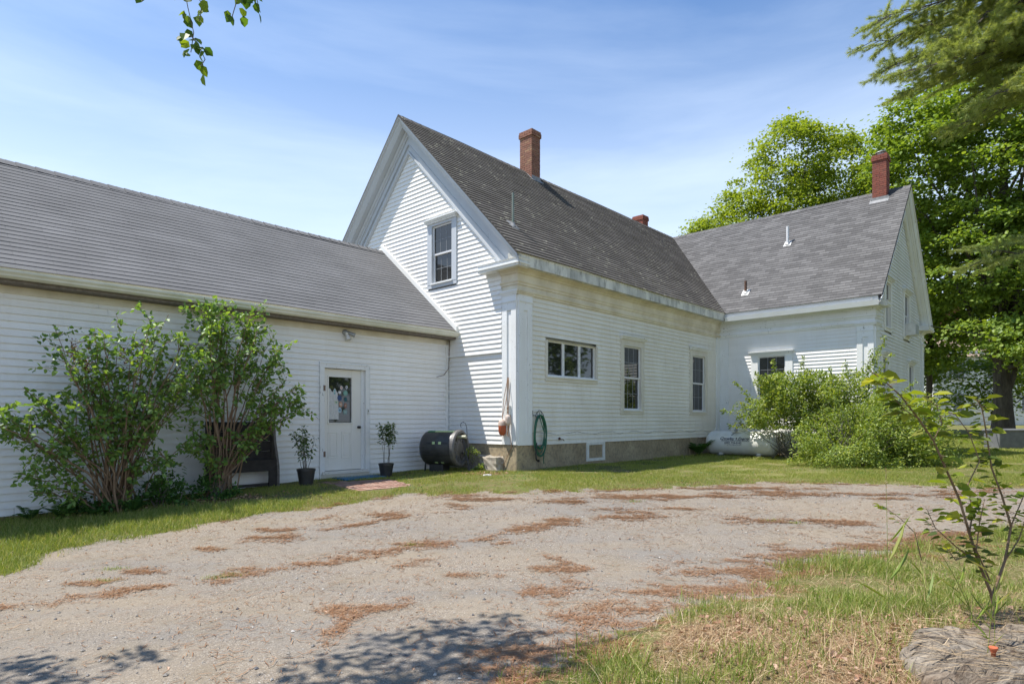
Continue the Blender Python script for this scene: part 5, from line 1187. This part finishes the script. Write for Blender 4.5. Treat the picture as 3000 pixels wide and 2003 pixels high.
def mound(name, label, cat, c, rx, ry, h, n, lsize, mat, seed, group=None, bark_m='bark_grey', stems=30, ratio=.5, shoots=(), lobes=2.0, lift=0):
    rg = np.random.default_rng(seed); z0 = gz1(c[0], c[1]); root = thing(name, label, cat, (c[0], c[1], z0), group); sb = MB(); P = []; D = []; N = []
    for k in range(stems):
        a = rg.uniform(0, 2*pi); e = rg.uniform(.15, 1.0); u = np.array([math.cos(a)*e*rx, math.sin(a)*e*ry, h*math.sqrt(max(1-e*e*.75, 0))*rg.uniform(.8, 1.05)])
        p0 = np.array([c[0]+rg.normal()*.15*rx, c[1]+rg.normal()*.15*ry, z0-.03]); p1 = np.array([c[0], c[1], z0])+u
        cv = curve(p0, p1, [0, 0, .12*h], 7, .03, rg); sb.tube([V3(q) for q in cv], [.012*(1-.8*i/7) for i in range(8)], 4, cap=False)
    m = int(n*2.4); u = unit(rg.normal(size=(m, 3))); k = rg.uniform(0, 1, m)**.33
    u[:, 2] = np.abs(u[:, 2]); pos = u*k[:, None]*np.array([rx, ry, h])
    lob = np.array([mnoise.noise(Vector((float(a)*lobes+seed, float(b)*lobes, float(c_)*lobes))) for a, b, c_ in u*1.3])
    dn = np.array([mnoise.noise(Vector((float(a)*2.6+seed*3, float(b)*2.6, float(c_)*2.6))) for a, b, c_ in pos])
    keep = (k < 1+lob*.9-.12) & (dn > -.28+ (1-k)*.25) ; pos = pos[keep][:n]; P = pos+np.array([c[0], c[1], z0+.02+lift])
    outv = unit(pos/np.array([rx, ry, h])**1.5); D = unit(outv*.7+rg.normal(size=(len(P), 3))*.7+np.array([0, 0, -.1])); N = UPN+rg.normal(size=(len(P), 3))*.5+outv*.4
    P = list(P); D = list(D); N = list(N)
    for (p0, p1) in shoots:
        cv = curve(p0, p1, [0, 0, .12], 10, .01, rg); sb.tube([V3(q) for q in cv], [.008*(1-.8*i/10) for i in range(11)], 4, cap=False)
        L0 = np.linalg.norm(np.array(p1)-np.array(p0))
        for _ in range(int(85*L0)):
            t = rg.uniform(.1, 1)*10; i = min(int(t), 9); q = cv[i]+(cv[i+1]-cv[i])*(t-i); P.append(q+rg.normal(size=3)*.07*(1.3-t/10)); D.append(unit(cv[i+1]-cv[i]+rg.normal(size=3)*.8)); N.append(UPN+rg.normal(size=3)*.5)
    sb.build('stem', M[bark_m], root); leaf_obj('foliage', P, D, N, lsize*rg.uniform(.55, 1.25, len(P)), mat, root, ratio=ratio)
    return root
FG = 'forsythia bushes by the inner corner'
mound('forsythia_bush', 'loose forsythia bush behind the propane tanks, its shoots crossing the far wall window', 'bush', (8.15, 17.55), 1.95, 1.2, 1.75, 17000, .085, M['lf_bush'], 51, FG, lift=.85, shoots=[((7.6, 17.9, 1.4), (5.95, 17.4, 1.75)), ((7.5, 17.8, 1.4), (6.3, 17.4, 2.6)), ((7.9, 18, 1.8), (7.6, 17.8, 3.25)), ((8.3, 18, 1.8), (8.5, 17.8, 3.3)), ((7.6, 18, 1.8), (7.1, 17.8, 2.9)), ((7.9, 17.8, 1.5), (6.6, 17.3, 2.1)), ((7.9, 17.6, 1.9), (6.9, 17.3, 2.75)), ((8.2, 17.6, 1.9), (7.3, 17.2, 2.3)), ((7.6, 17.6, 1.5), (6.3, 17.2, 1.55)), ((8.5, 17.6, 1.8), (8.3, 17.2, 2.9))], stems=50)
mound('forsythia_bush', 'dense forsythia bush in front of the far block corner pilaster', 'bush', (9.35, 16.5), 1.7, 1.4, 2.45, 17000, .08, M['lf_bush'], 53, FG, shoots=[((9.4, 16.4, 1.8), (9.9, 16.5, 3.45)), ((9.2, 16.4, 1.8), (10.15, 16.3, 3.25)), ((9.0, 16.4, 1.8), (8.9, 16.3, 3.0)), ((9.4, 16.4, 1.8), (9.55, 16.2, 3.1)), ((9.6, 16.3, 1.4), (10.6, 16.0, 2.5)), ((9.4, 16.3, 2.0), (9.9, 16.2, 3.7)), ((9.2, 16.3, 2.0), (9.6, 16.2, 3.4)), ((8.8, 16.3, 1.8), (8.4, 16.2, 2.9))], stems=50)
mound('forsythia_bush', 'low sprawling forsythia bush nearest the lawn, right of the tanks', 'bush', (8.15, 14.8), 1.5, 1.15, 1.5, 14000, .065, M['lf_bush'], 55, FG, stems=40, shoots=[((8.2, 14.6, 1.0), (7.6, 14.5, 2.1)), ((8.4, 14.6, 1.0), (8.6, 14.4, 2.2))])
mound('forsythia_bush', 'rounded shady forsythia bush at the right end of the bush row', 'bush', (9.65, 15.2), 1.4, 1.2, 1.95, 13000, .07, M['lf_bush'], 57, FG, stems=36)
mound('weed_clump', 'small yellow green clump of weeds beside the granite block', 'plant', (-.88, 13.50), .26, .2, .52, 900, .05, M['lf_bush'], 61, stems=12, ratio=.7)
mound('weed_clump', 'bright green weeds at the foot of the wide lilac', 'plant', (-5.38, 9.42), .45, .30, .55, 1300, .06, M['lf_fern'], 62, stems=12, ratio=.6)
mound('weed_clump', 'dark low weeds under the tall narrow lilac', 'plant', (-4.85, 9.95), .45, .25, .38, 900, .055, M['lf_fern'], 63, stems=10, ratio=.6)
mound('weed_clump', 'shaded low growth around the base of the wide lilac', 'plant', (-6.1, 9.0), .6, .28, .30, 900, .06, M['lf_fern'], 64, stems=10, ratio=.6)
def fern(x, y, r, label, seed, n=11, group=None):
    rg = np.random.default_rng(seed); z0 = gz1(x, y); root = thing('fern', label, 'fern', (x, y, z0), group); P = []; D = []; N = []; Ls = []; sb = MB()
    for k in range(n):
        a = 2*pi*k/n+rg.uniform(-.2, .2); e = np.array([math.cos(a)*r*rg.uniform(.5, 1), math.sin(a)*r*rg.uniform(.5, 1), r*rg.uniform(.45, 1.0)]); p0 = np.array([x, y, z0]); cv = curve(p0, p0+e, [0, 0, r*.35], 12)
        sb.tube([V3(q) for q in cv], [.004]*13, 3, cap=False)
        for i in range(2, 13):
            d = unit(cv[i]-cv[i-1]); s = unit(np.cross(d, UPN))
            for sg in (-1, 1): P.append(cv[i]); D.append(unit(s*sg+d*.5)); N.append(UPN+rg.normal(size=3)*.15); Ls.append(r*.34*math.sin(min(i/12*2.6+.25, 2.9)))
    sb.build('stalk', M['lf_fern'], root); leaf_obj('frond', P, D, N, Ls, M['lf_fern'], root, ratio=.28)
q = W(8.05, -.30, 0); fern(q.x, q.y, .50, 'fern growing at the left end of the lettered propane tank', 1, 14)
fgp = 'ferns along the foot of the wing'
for k, (x, y, r) in enumerate(((-6.75, 8.55, .24), (-6.35, 8.62, .26), (-6.0, 8.75, .22), (-5.55, 8.95, .24))): fern(x, y, r, ['fern at the far left foot of the wing wall', 'second fern from the left along the wing wall', 'fern in front of the wide lilac stems', 'fern right of the wide lilac stems'][k], 10+k, 10, fgp)

# ---------------------------------------------------------------- potted plants
def potted(x, y, h, r, label, seed, ph, stems, leafn, spread=.16, high=False):
    rg = np.random.default_rng(seed); z0 = gz1(x, y)-.005; root = thing('potted_plant', label, 'potted plant', (x, y, z0), 'potted plants beside the door')
    mb = MB(); mb.lathe((x, y, z0), [(0, .0), (r*.72, .0), (r*.97, h-.04), (r*1.02, h-.04), (r*1.03, h), (r*.94, h), (r*.9, h-.06)], 32); mb.build('pot', M['black_plastic'], root, smooth=False)
    mb = MB(); mb.lathe((x, y, z0), [(0, h-.05), (r*.93, h-.06)], 20); mb.build('soil', M['soil'], root)
    sb = MB(); P = []; D = []; N = []
    for k in range(stems):
        a = rg.uniform(0, 2*pi); s = spread*rg.uniform(.3, 1.1); p0 = np.array([x+math.cos(a)*r*.3, y+math.sin(a)*r*.3, z0+h-.06]); p1 = np.array([x+math.cos(a)*s, y+math.sin(a)*s, z0+h+ph*rg.uniform(.7, 1)])
        cv = curve(p0, p1, [0, 0, 0], 7, .012, rg); sb.tube([V3(q) for q in cv], [.006*(1-.6*i/7) for i in range(8)], 4, cap=False)
        for _ in range(leafn):
            t = (rg.uniform(.3, 1)**(.5 if high else .8))*7; i = min(int(t), 6); q = cv[i]+(cv[i+1]-cv[i])*(t-i); d = unit(rg.normal(size=3)*np.array([1, 1, .4])); P.append(q+d*rg.uniform(.01, .07)); D.append(d+np.array([0, 0, -.25])); N.append(UPN+rg.normal(size=3)*.4)
    sb.build('stem', M['bark_grey'], root); leaf_obj('foliage', P, D, N, .062*rg.uniform(.6, 1.2, len(P)), M['lf_pot'], root, ratio=.55)
potted(-3.80, 11.28, .31, .165, 'black pot with a twiggy small leaved plant left of the door', 5, .80, 9, 44, .22)
potted(-2.62, 12.72, .28, .155, 'black pot with a tall plant, leafy at the top, right of the door', 6, .98, 6, 85, .19, True)

# ---------------------------------------------------------------- sapling, grass stalks, stump
def sapling():
    rg = np.random.default_rng(91); root = thing('sapling', 'young sapling with yellow green leaves standing in the grass behind the stump', 'sapling', (3.50, 4.44, gz1(3.50, 4.44))); sb = MB()
    Yc = 4.42; w2 = lambda px, py, y=Yc: ((px-1500)/1790*y, y, 1.5+(1228-py)/1790*y)
    P = []; D = []; N = []; Ls = []; P2 = []; D2 = []; N2 = []; L2 = []
    def stem(pts, r0, r1, nl, sz, lo=.15, dark=.0, sp=.05):
        pts = [np.array(p) for p in pts]; m = len(pts)-1; sb.tube([V3(p) for p in pts], [r0+(r1-r0)*i/m for i in range(m+1)], 7)
        for k in range(nl):
            t = (lo+(1-lo)*(k+rg.uniform(0, 1))/nl)*m; i = min(int(t), m-1); q = pts[i]+(pts[i+1]-pts[i])*(t-i); ax_ = unit(pts[i+1]-pts[i])
            a = rg.uniform(0, 2*pi); side = unit(np.array([math.cos(a), math.sin(a)*.8, rg.uniform(-.25, .35)])); pe = q+side*rg.uniform(.015, sp)
            sb.tube([V3(q), V3(pe)], [.0022, .0014], 3, cap=False); d = unit(side+ax_*.35+np.array([0, 0, -.15])); s = sz*.92*rg.uniform(.5, 1.25); n_ = UPN+rg.normal(size=3)*.38
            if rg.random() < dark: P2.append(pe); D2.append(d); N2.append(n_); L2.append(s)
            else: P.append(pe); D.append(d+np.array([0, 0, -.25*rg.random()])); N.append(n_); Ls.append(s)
    stem([(3.50, 4.44, -.02), w2(2912, 1770), w2(2905, 1740)], .016, .014, 0, .1)
    stem([w2(2905, 1740), w2(2868, 1650, 4.38), w2(2840, 1560, 4.34), w2(2810, 1460, 4.3), w2(2770, 1370, 4.25), w2(2735, 1290, 4.2), w2(2690, 1225, 4.15), w2(2640, 1160, 4.1), w2(2590, 1115, 4.05), w2(2555, 1090, 4.0)], .011, .003, 66, .115, .22, .12)
    stem([w2(2907, 1745), w2(2945, 1640, 4.45), w2(2962, 1540, 4.5), w2(2935, 1450, 4.5), w2(2905, 1370, 4.5), w2(2890, 1270, 4.5), w2(2878, 1200, 4.5), w2(2862, 1170, 4.5)], .010, .003, 80, .092, .25, .4)
    stem([w2(2840, 1560, 4.34), w2(2850, 1500, 4.4), w2(2835, 1420, 4.4), w2(2870, 1350, 4.42), w2(2840, 1270, 4.42), w2(2800, 1215, 4.42), w2(2775, 1205, 4.42)], .006, .002, 42, .085, .1, .3)
    stem([w2(2868, 1650, 4.38), w2(2800, 1600, 4.3), w2(2740, 1545, 4.2), w2(2715, 1490, 4.2)], .005, .002, 30, .08, .1, .7)
    stem([w2(2900, 1700, 4.4), w2(2860, 1610, 4.3), w2(2870, 1530, 4.3), w2(2885, 1460, 4.3)], .006, .002, 46, .08, .1, .75)
    stem([w2(2945, 1640, 4.45), w2(2985, 1580, 4.5), w2(3010, 1500, 4.5)], .006, .002, 30, .07, .1, .6)
    stem([w2(2962, 1540, 4.5), w2(3000, 1450, 4.55), w2(3030, 1390, 4.6)], .005, .002, 18, .08, .1, .4)
    stem([w2(2850, 1620, 4.35), w2(2800, 1640, 4.1), w2(2770, 1600, 4.1)], .005, .002, 12, .06, .1, .9)
    stem([w2(2735, 1290, 4.2), w2(2760, 1240, 4.2), w2(2745, 1190, 4.2), w2(2700, 1150, 4.2)], .004, .002, 22, .10, .1, .1)
    stem([w2(2690, 1225, 4.15), w2(2650, 1200, 4.1), w2(2615, 1160, 4.1)], .004, .002, 11, .13, .1, .1)
    stem([w2(2700, 1640, 4.5), w2(2680, 1560, 4.5), w2(2640, 1520, 4.5), w2(2600, 1490, 4.5), w2(2585, 1480, 4.5)], .004, .0015, 13, .06, .3, .8)
    sb.build('stem', M['bark_lilac'], root)
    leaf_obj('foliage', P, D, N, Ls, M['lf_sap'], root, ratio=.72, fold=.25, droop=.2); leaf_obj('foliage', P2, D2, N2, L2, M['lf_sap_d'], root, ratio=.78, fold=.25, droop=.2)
sapling()
sbt = {}
def stalk(x, y, h, lean, label, seed, head=True, leaves=4, r=.0022):
    rg = np.random.default_rng(seed); z0 = gz1(x, y); root = thing('grass_stalk', label, 'grass', (x, y, z0), 'tall grass stalks in front of the driveway')
    cv = curve((x, y, z0), (x+lean, y, z0+h), [-lean*.15, 0, .03], 8); mb = MB(); mb.tube([V3(q) for q in cv], [r*(1-.5*i/8) for i in range(9)], 4, cap=False); mb.build('stem', M['grass_rough'], root)
    P = []; D = []; N = []; Ls = []
    for k in range(leaves):
        i = 1+k % 5; a = rg.uniform(0, 2*pi); P.append(cv[i]); D.append(np.array([math.cos(a), math.sin(a)*.4, .9])); N.append(np.array([rg.normal(), -1, .3])); Ls.append(h*rg.uniform(.2, .38))
    leaf_obj('blade', P, D, N, Ls, M['grass_rough'], root, ratio=.032, fold=.02, droop=.3)
    if head:
        P = [cv[7]+(cv[8]-cv[7])*t for t in np.linspace(0, 1.2, 26)]; D = [np.array([rg.normal()*.3, rg.normal()*.3, 1]) for _ in P]; leaf_obj('seed_head', P, D, rg.normal(size=(26, 3)), np.full(26, .016), M['straw'], root, ratio=.3)
stalk(2.62, 4.25, 1.02, -.02, 'tallest thin grass stalk with a pale seed head, left of the sapling', 1)
stalk(2.80, 4.1, .62, -.10, 'shorter dark grass stalk beside the tallest one', 2)
stalk(2.98, 3.9, .60, -.30, 'leaning broad bladed grass stalk before the stump', 3, False, 7, .003)
stalk(3.12, 4.0, .52, .10, 'grass stalk leaning right toward the sapling trunk', 4, False, 6, .003)
stalk(2.72, 3.5, .48, .06, 'upright grass stalk rising from the stump edge', 5, True, 3)
stalk(2.86, 3.62, .42, .0, 'grass stalk growing beside the small orange clay plug', 6, False, 5)
def stump():
    rg = np.random.default_rng(3); cx_, cy_, rx, ry = 3.18, 3.28, .98, .68; n, m = 200, 60
    V = []; F = []
    cr = [(-2.95, .05), (2.75, .035), (2.2, .045), (1.7, .03), (-2.2, .04), (1.1, .03), (3.1, .03)]
    for j in range(m):
        t = j/(m-6) if j < m-5 else 1.0
        for i in range(n):
            a = 2*pi*i/n; w_ = 1+.10*mnoise.noise(Vector((math.cos(a)*3, math.sin(a)*3, 2)))+.05*mnoise.noise(Vector((math.cos(a)*11, math.sin(a)*11, 5)))
            x = cx_+math.cos(a)*rx*t*w_; y = cy_+math.sin(a)*ry*t*w_
            pl = round(mnoise.noise(Vector((a*2.2, t*2.4, 31)))*3.2+.35*mnoise.noise(Vector((a*9, t*5, 3))))/3.2; z = .205+.085*pl+.05*mnoise.noise(Vector((x*2.2, y*2.2, 1)))+.018*mnoise.noise(Vector((a*6, t*2.5, 3)))+.022*mnoise.noise(Vector((a*19, t*3, 9)))-.05*t**6
            for ca, cw in cr:
                dd = abs((a-ca+pi) % (2*pi)-pi)*max(t, .05)
                dd2 = dd + .02*mnoise.noise(Vector((t*7, ca, 0)))
                if dd2 < cw and t > .25: z -= .10*(1-max(dd2, 0)/cw)**.6*min((t-.25)*3, 1)
            if j >= m-5:
                k = (j-(m-6))/5; o = 1+.03*k+.05*mnoise.noise(Vector((a*9, k*3, 7))); x = cx_+(x-cx_)*o; y = cy_+(y-cy_)*o; z -= .32*k
            V.append((x, y, z))
    for j in range(m-1):
        for i in range(n): F.append((j*n+i, j*n+(i+1) % n, (j+1)*n+(i+1) % n, (j+1)*n+i))
    t = NT('weathered stump wood'); mp_ = t.n('ShaderNodeMapping'); mp_.inputs['Location'].default_value = (-cx_, -cy_, 0); t.l(t.co('Object'), mp_.inputs[0])
    gr = t.n('ShaderNodeTexGradient', gradient_type='RADIAL'); t.l(mp_.outputs[0], gr.inputs[0])
    cmb = t.n('ShaderNodeCombineXYZ'); t.l(gr.outputs['Fac'], cmb.inputs[0]); ln_ = t.n('ShaderNodeVectorMath', operation='LENGTH'); t.l(mp_.outputs[0], ln_.inputs[0]); sc_ = t.n('ShaderNodeMath', operation='MULTIPLY'); t.l(ln_.outputs['Value'], sc_.inputs[0]); sc_.inputs[1].default_value = .05; t.l(sc_.outputs[0], cmb.inputs[1])
    f1 = t.noise(60, 6, .8, vec=cmb.outputs[0]); n1 = t.noise(3, 4, .6)
    c = t.mix(t.ramp(f1, [(.40, 0.), (.60, 1.)]), (.045, .032, .022), (.30, .255, .20)); c = t.mix(t.ramp(n1, [(.5, 0.), (.65, .6)]), c, (.15, .095, .055)); t.base(c); t.rough(.9); t.bump(f1, 1.0, .04)
    o = npmesh('tree_stump', V, F, t.m, smooth=True); tag(o, 'grey weathered cracked tree stump at the bottom right corner in dead leaves', 'stump')
stump()
p = Vector((2.60, 3.30, .22)); mb = MB(); mb.lathe(p, [(0, 0), (.010, 0), (.012, .024), (.019, .04), (.022, .05), (.020, .053), (.012, .044), (0, .042)], 20)
tag(mb.build('clay_plug', M['terracotta'], smooth=True), 'small orange clay plug standing on the weathered stump', 'clay pot')

# ---------------------------------------------------------------- ground cover
def inhouse(x, y):
    dx, dy = x-C0.x, y-C0.y; a = dx*A.x+dy*A.y; b = dx*B.x+dy*B.y
    h = ((b > -.02) & (a > -.02) & (a < 10.3)) | ((a > 10.1) & (b > -4.65) & (a < 17.7)) | ((b > 2.12) & (a < .1))
    px = np.array([q.x for q in wc]); py = np.array([q.y for q in wc]); ins = np.zeros(x.shape, bool)
    for k in range(4):
        x0, y0, x1, y1 = px[k], py[k], px[(k+1) % 4], py[(k+1) % 4]; ins ^= ((y0 > y) != (y1 > y)) & (x < (x1-x0)*(y-y0)/(y1-y0)+x0)
    st = ((x-3.18)/.95)**2+((y-3.28)/.66)**2 < 1
    return h | ins | st
def blades(name, x, y, h, wd, mat, seed, lean=.45, two=True, lab=None, flat=0):
    rg = np.random.default_rng(seed); n = len(x); z = gz(x, y); P = np.stack([x, y, z-.004], 1); a = rg.uniform(0, 2*pi, n); S = np.stack([np.cos(a), np.sin(a), 0*a], 1)*wd[:, None]/2
    b = rg.uniform(0, 2*pi, n); le = np.abs(rg.normal(size=n))*lean; T = np.stack([np.cos(b)*le, np.sin(b)*le, np.ones(n)*(1-flat)], 1)
    T = unit(T); tip = P+T*h[:, None]+np.stack([np.cos(b)*le, np.sin(b)*le, -.35*le], 1)*h[:, None]*.4
    if two:
        mid = P+T*h[:, None]*.55; V = np.stack([P-S, P+S, mid-S*.75, mid+S*.75, tip], 1).reshape(-1, 3); k = (np.arange(n)*5)[:, None]
        F = np.concatenate([k+np.array([[0, 1, 3]]), k+np.array([[0, 3, 2]]), k+np.array([[2, 3, 4]])], 0)
    else: V = np.stack([P-S, P+S, tip], 1).reshape(-1, 3); F = np.arange(n*3).reshape(n, 3)
    o = npmesh(name, V, F, mat); return tag(o, lab[0], lab[1], kind='stuff')
rg = np.random.default_rng(200)
def scatter(n, x0, x1, y0, y1, keepf):
    x = rg.uniform(x0, x1, n); y = rg.uniform(y0, y1, n); k = (x/y < 1.0) & (x/y > -1.0); x, y = x[k], y[k]; k = keepf(x, y); return x[k], y[k]
lawnk = lambda x, y: (sdist(x, y)+.30*fbm(x, y, 2.3, 5)+.10*fbm(x, y, 9, 15) < .04+.16*rg.random(x.shape)**3) & ~inhouse(x, y) & (litter_m(x, y) < rg.random(x.shape)*1.3) & (pmask(x, y)*.8 < rg.random(x.shape))
x, y = scatter(900000, -9.5, 15, 7.0, 17.5, lambda x, y: lawnk(x, y) & (fbm(x, y, 1.3, 31)+.35 > rg.random(x.shape)*.55))
blades('lawn_grass', x, y, rg.uniform(.025, .065, len(x)), rg.uniform(.004, .008, len(x)), M['grass'], 1, two=False, lab=('short mown grass between driveway and farmhouse', 'grass'))
x, y = scatter(260000, 4, 34, 17, 36, lambda x, y: ~inhouse(x, y))
blades('lawn_grass', x, y, rg.uniform(.04, .09, len(x)), rg.uniform(.010, .02, len(x)), M['grass'], 2, two=False, lab=('shaded lawn grass right of the far block under the trees', 'grass'))
x, y = scatter(260000, -.5, 8.5, 3.3, 7.8, lambda x, y: lawnk(x, y) & (fbm(x, y, 2.2, 41)+.30 > rg.random(x.shape)*.8))
blades('rough_grass', x, y, rg.uniform(.03, .115, len(x))*np.clip(1+1.3*fbm(x, y, 1.5, 44), .35, 1.7), rg.uniform(.003, .007, len(x)), M['grass_rough'], 3, lean=.55, lab=('rough green grass in the bottom right foreground', 'grass'))
x, y = scatter(90000, -9.5, -3.2, 5.8, 9.6, lambda x, y: lawnk(x, y))
blades('rough_grass', x, y, rg.uniform(.04, .12, len(x)), rg.uniform(.003, .007, len(x)), M['grass_rough'], 4, lean=.6, lab=('tufty grass verge along the wing at the left', 'grass'))
x = np.concatenate([rg.normal(cx_, .07, 130) for cx_ in (-2.9, -2.75, -3.95, 3.45, 3.7, 1.9, -4.1, -1.15, .15)]); y = np.concatenate([rg.normal(cy_, .035, 130) for cy_ in (5.93, 6.0, 5.92, 8.15, 8.05, 9.4, 6.3, 7.05, 3.62)])
blades('rough_grass', x, y, rg.uniform(.015, .05, len(x)), rg.uniform(.003, .006, len(x)), M['grass_rough'], 9, lean=.9, lab=('small green tufts growing through the gravel of the driveway', 'grass'))
x, y = scatter(160000, -9.5, 15, 7.0, 17.5, lambda x, y: lawnk(x, y) & (fbm(x, y, .9, 83) > .12+.3*rg.random(x.shape)))
blades('lawn_grass', x, y, rg.uniform(.015, .045, len(x)), rg.uniform(.003, .007, len(x)), M['straw'], 12, two=False, lean=.9, lab=('dry straw coloured patches in the lawn before the farmhouse', 'grass'))
x, y = scatter(42000, -9.5, 15, 7.0, 17.5, lambda x, y: lawnk(x, y) & (fbm(x, y, 1.1, 85) > .22)); n = len(x); P = np.stack([x, y, gz(x, y)+rg.uniform(.01, .045, n)], 1)
tag(leaf_obj('clover', P, rg.normal(size=(n, 3))*np.array([1, 1, .2]), UPN+rg.normal(size=(n, 3))*.4, rg.uniform(.015, .03, n), M['lf_fern'], None, ratio=.8), 'dark green clover and weeds spread through the lawn', 'clover', kind='stuff')
x, y = scatter(1500, -8, 10, 3.4, 15, lambda x, y: ~inhouse(x, y)); n = len(x); P = np.stack([x, y, gz(x, y)+rg.uniform(.006, .03, n)], 1)
tag(leaf_obj('scattered_leaves', P, rg.normal(size=(n, 3))*np.array([1, 1, .3]), UPN+rg.normal(size=(n, 3))*.4, rg.uniform(.012, .035, n), M['dead_leaf'], None, ratio=.6, fold=.3), 'a few brown leaves and twigs scattered over gravel and lawn', 'dead leaves', kind='stuff')
# straw and dead leaves
x, y = scatter(120000, -.8, 6, 3.2, 6.5, lambda x, y: (litter_m(x, y)+.25*((x > .2) & (sdist(x, y) < 0)) > rg.random(x.shape)*1.6) & ~(((x-3.18)/1.0)**2+((y-3.28)/.72)**2 < 1.0))
blades('dry_straw', x, y, rg.uniform(.06, .22, len(x)), rg.uniform(.002, .004, len(x)), M['straw'], 5, lean=3.2, flat=.55, lab=('dry straw strewn among the dead leaves in the foreground', 'straw'))
x, y = scatter(40000, -7.5, 5.5, 3.2, 13.5, lambda x, y: (litter_m(x, y) > rg.random(x.shape)*1.1) & ~(((x-3.18)/1.0)**2+((y-3.28)/.70)**2 < 1))
n = len(x); P = np.stack([x, y, gz(x, y)+rg.uniform(.005, .05, n)], 1); D = rg.normal(size=(n, 3))*np.array([1, 1, .35]); N = UPN+rg.normal(size=(n, 3))*.6
tag(leaf_obj('leaf_litter', P, D, N, rg.uniform(.012, .050, n), M['dead_leaf'], None, ratio=.7, fold=.35, droop=.3), 'brown dead leaves lying around the stump and by the house corner', 'dead leaves', kind='stuff')
x = rg.uniform(2.2, 4.0, 700); y = rg.uniform(2.9, 4.0, 700); k = (((x-3.18)/.98)**2+((y-3.28)/.68)**2 < 1.0); x, y = x[k], y[k]; n = len(x)
a = rg.normal(2.7, .5, n); L_ = rg.uniform(.06, .2, n); W_ = rg.uniform(.0008, .0016, n); d = np.stack([np.cos(a), np.sin(a), rg.normal(size=n)*.06], 1)*L_[:, None]; s_ = np.stack([-np.sin(a), np.cos(a), 0*a], 1)*W_[:, None]
P = np.stack([x, y, .245+.03*fbm(x, y, 2.2, 9)], 1); V = np.stack([P-s_, P+s_, P+d+s_, P+d-s_], 1).reshape(-1, 3)
tag(npmesh('dry_straw', V, np.arange(n*4).reshape(n, 4), M['straw']), 'pale straw lying across the top of the weathered stump', 'straw', kind='stuff')
# fallen pine needles
m = 700000; x = rg.uniform(-5, 10, m); y = rg.uniform(3.3, 11.6, m); k = (np.abs(x/y) < .95); x, y = x[k], y[k]; pmv = pmask(x, y); k = (pmv**1.25 > rg.random(x.shape)*1.35) | (rg.random(x.shape) < .012*(1+2*(fbm(x, y, .6, 71) > .1))); x, y = x[k][:130000], y[k][:130000]; n = len(x)
a = rg.uniform(0, 2*pi, n); L_ = rg.uniform(.035, .09, n); W_ = rg.uniform(.0012, .0024, n)*(1+np.clip(y-5, 0, 6)*.22); d = np.stack([np.cos(a), np.sin(a), rg.normal(size=n)*.05], 1)*L_[:, None]; s = np.stack([-np.sin(a), np.cos(a), 0*a], 1)*W_[:, None]
P = np.stack([x, y, gz(x, y)+rg.uniform(.004, .014, n)], 1); V = np.stack([P-s, P+s, P+d+s, P+d-s], 1).reshape(-1, 3)
tag(npmesh('pine_needles', V, np.arange(n*4).reshape(n, 4), M['dropped']), 'rust coloured fallen pine needles in drifts on the gravel driveway', 'pine needles', kind='stuff')
# loose stones on the gravel
x, y = scatter(60000, -6, 8, 3.2, 10.5, lambda x, y: (sdist(x, y) > .0) & (rg.random(x.shape) < (3.6/y)**1.2)); n = len(x); r_ = .0022+.0045*rg.random(n)**3+.012*(rg.random(n) < .012)
oc = np.array([(1, 0, 0), (-1, 0, 0), (0, 1, 0), (0, -1, 0), (0, 0, .7), (0, 0, -.7)]); jit = rg.uniform(.65, 1.3, (n, 6, 3)); ang = rg.uniform(0, pi, n); ca, sa = np.cos(ang)[:, None], np.sin(ang)[:, None]
q = oc[None]*jit*r_[:, None, None]; q = np.stack([q[..., 0]*ca-q[..., 1]*sa, q[..., 0]*sa+q[..., 1]*ca, q[..., 2]], -1)+np.stack([x, y, gz(x, y)+r_*.3], 1)[:, None, :]
fo = np.array([(0, 2, 4), (2, 1, 4), (1, 3, 4), (3, 0, 4), (2, 0, 5), (1, 2, 5), (3, 1, 5), (0, 3, 5)]); F = (np.arange(n)*6)[:, None, None]+fo[None]
sm_ = leaf_mat('loose stones', (.10, .10, .11), (.27, .24, .20), (.46, .43, .39), .0, .1)
tag(npmesh('gravel_stones', q.reshape(-1, 3), F.reshape(-1, 3), sm_), 'loose grey and tan stones scattered over the driveway', 'gravel', kind='stuff')
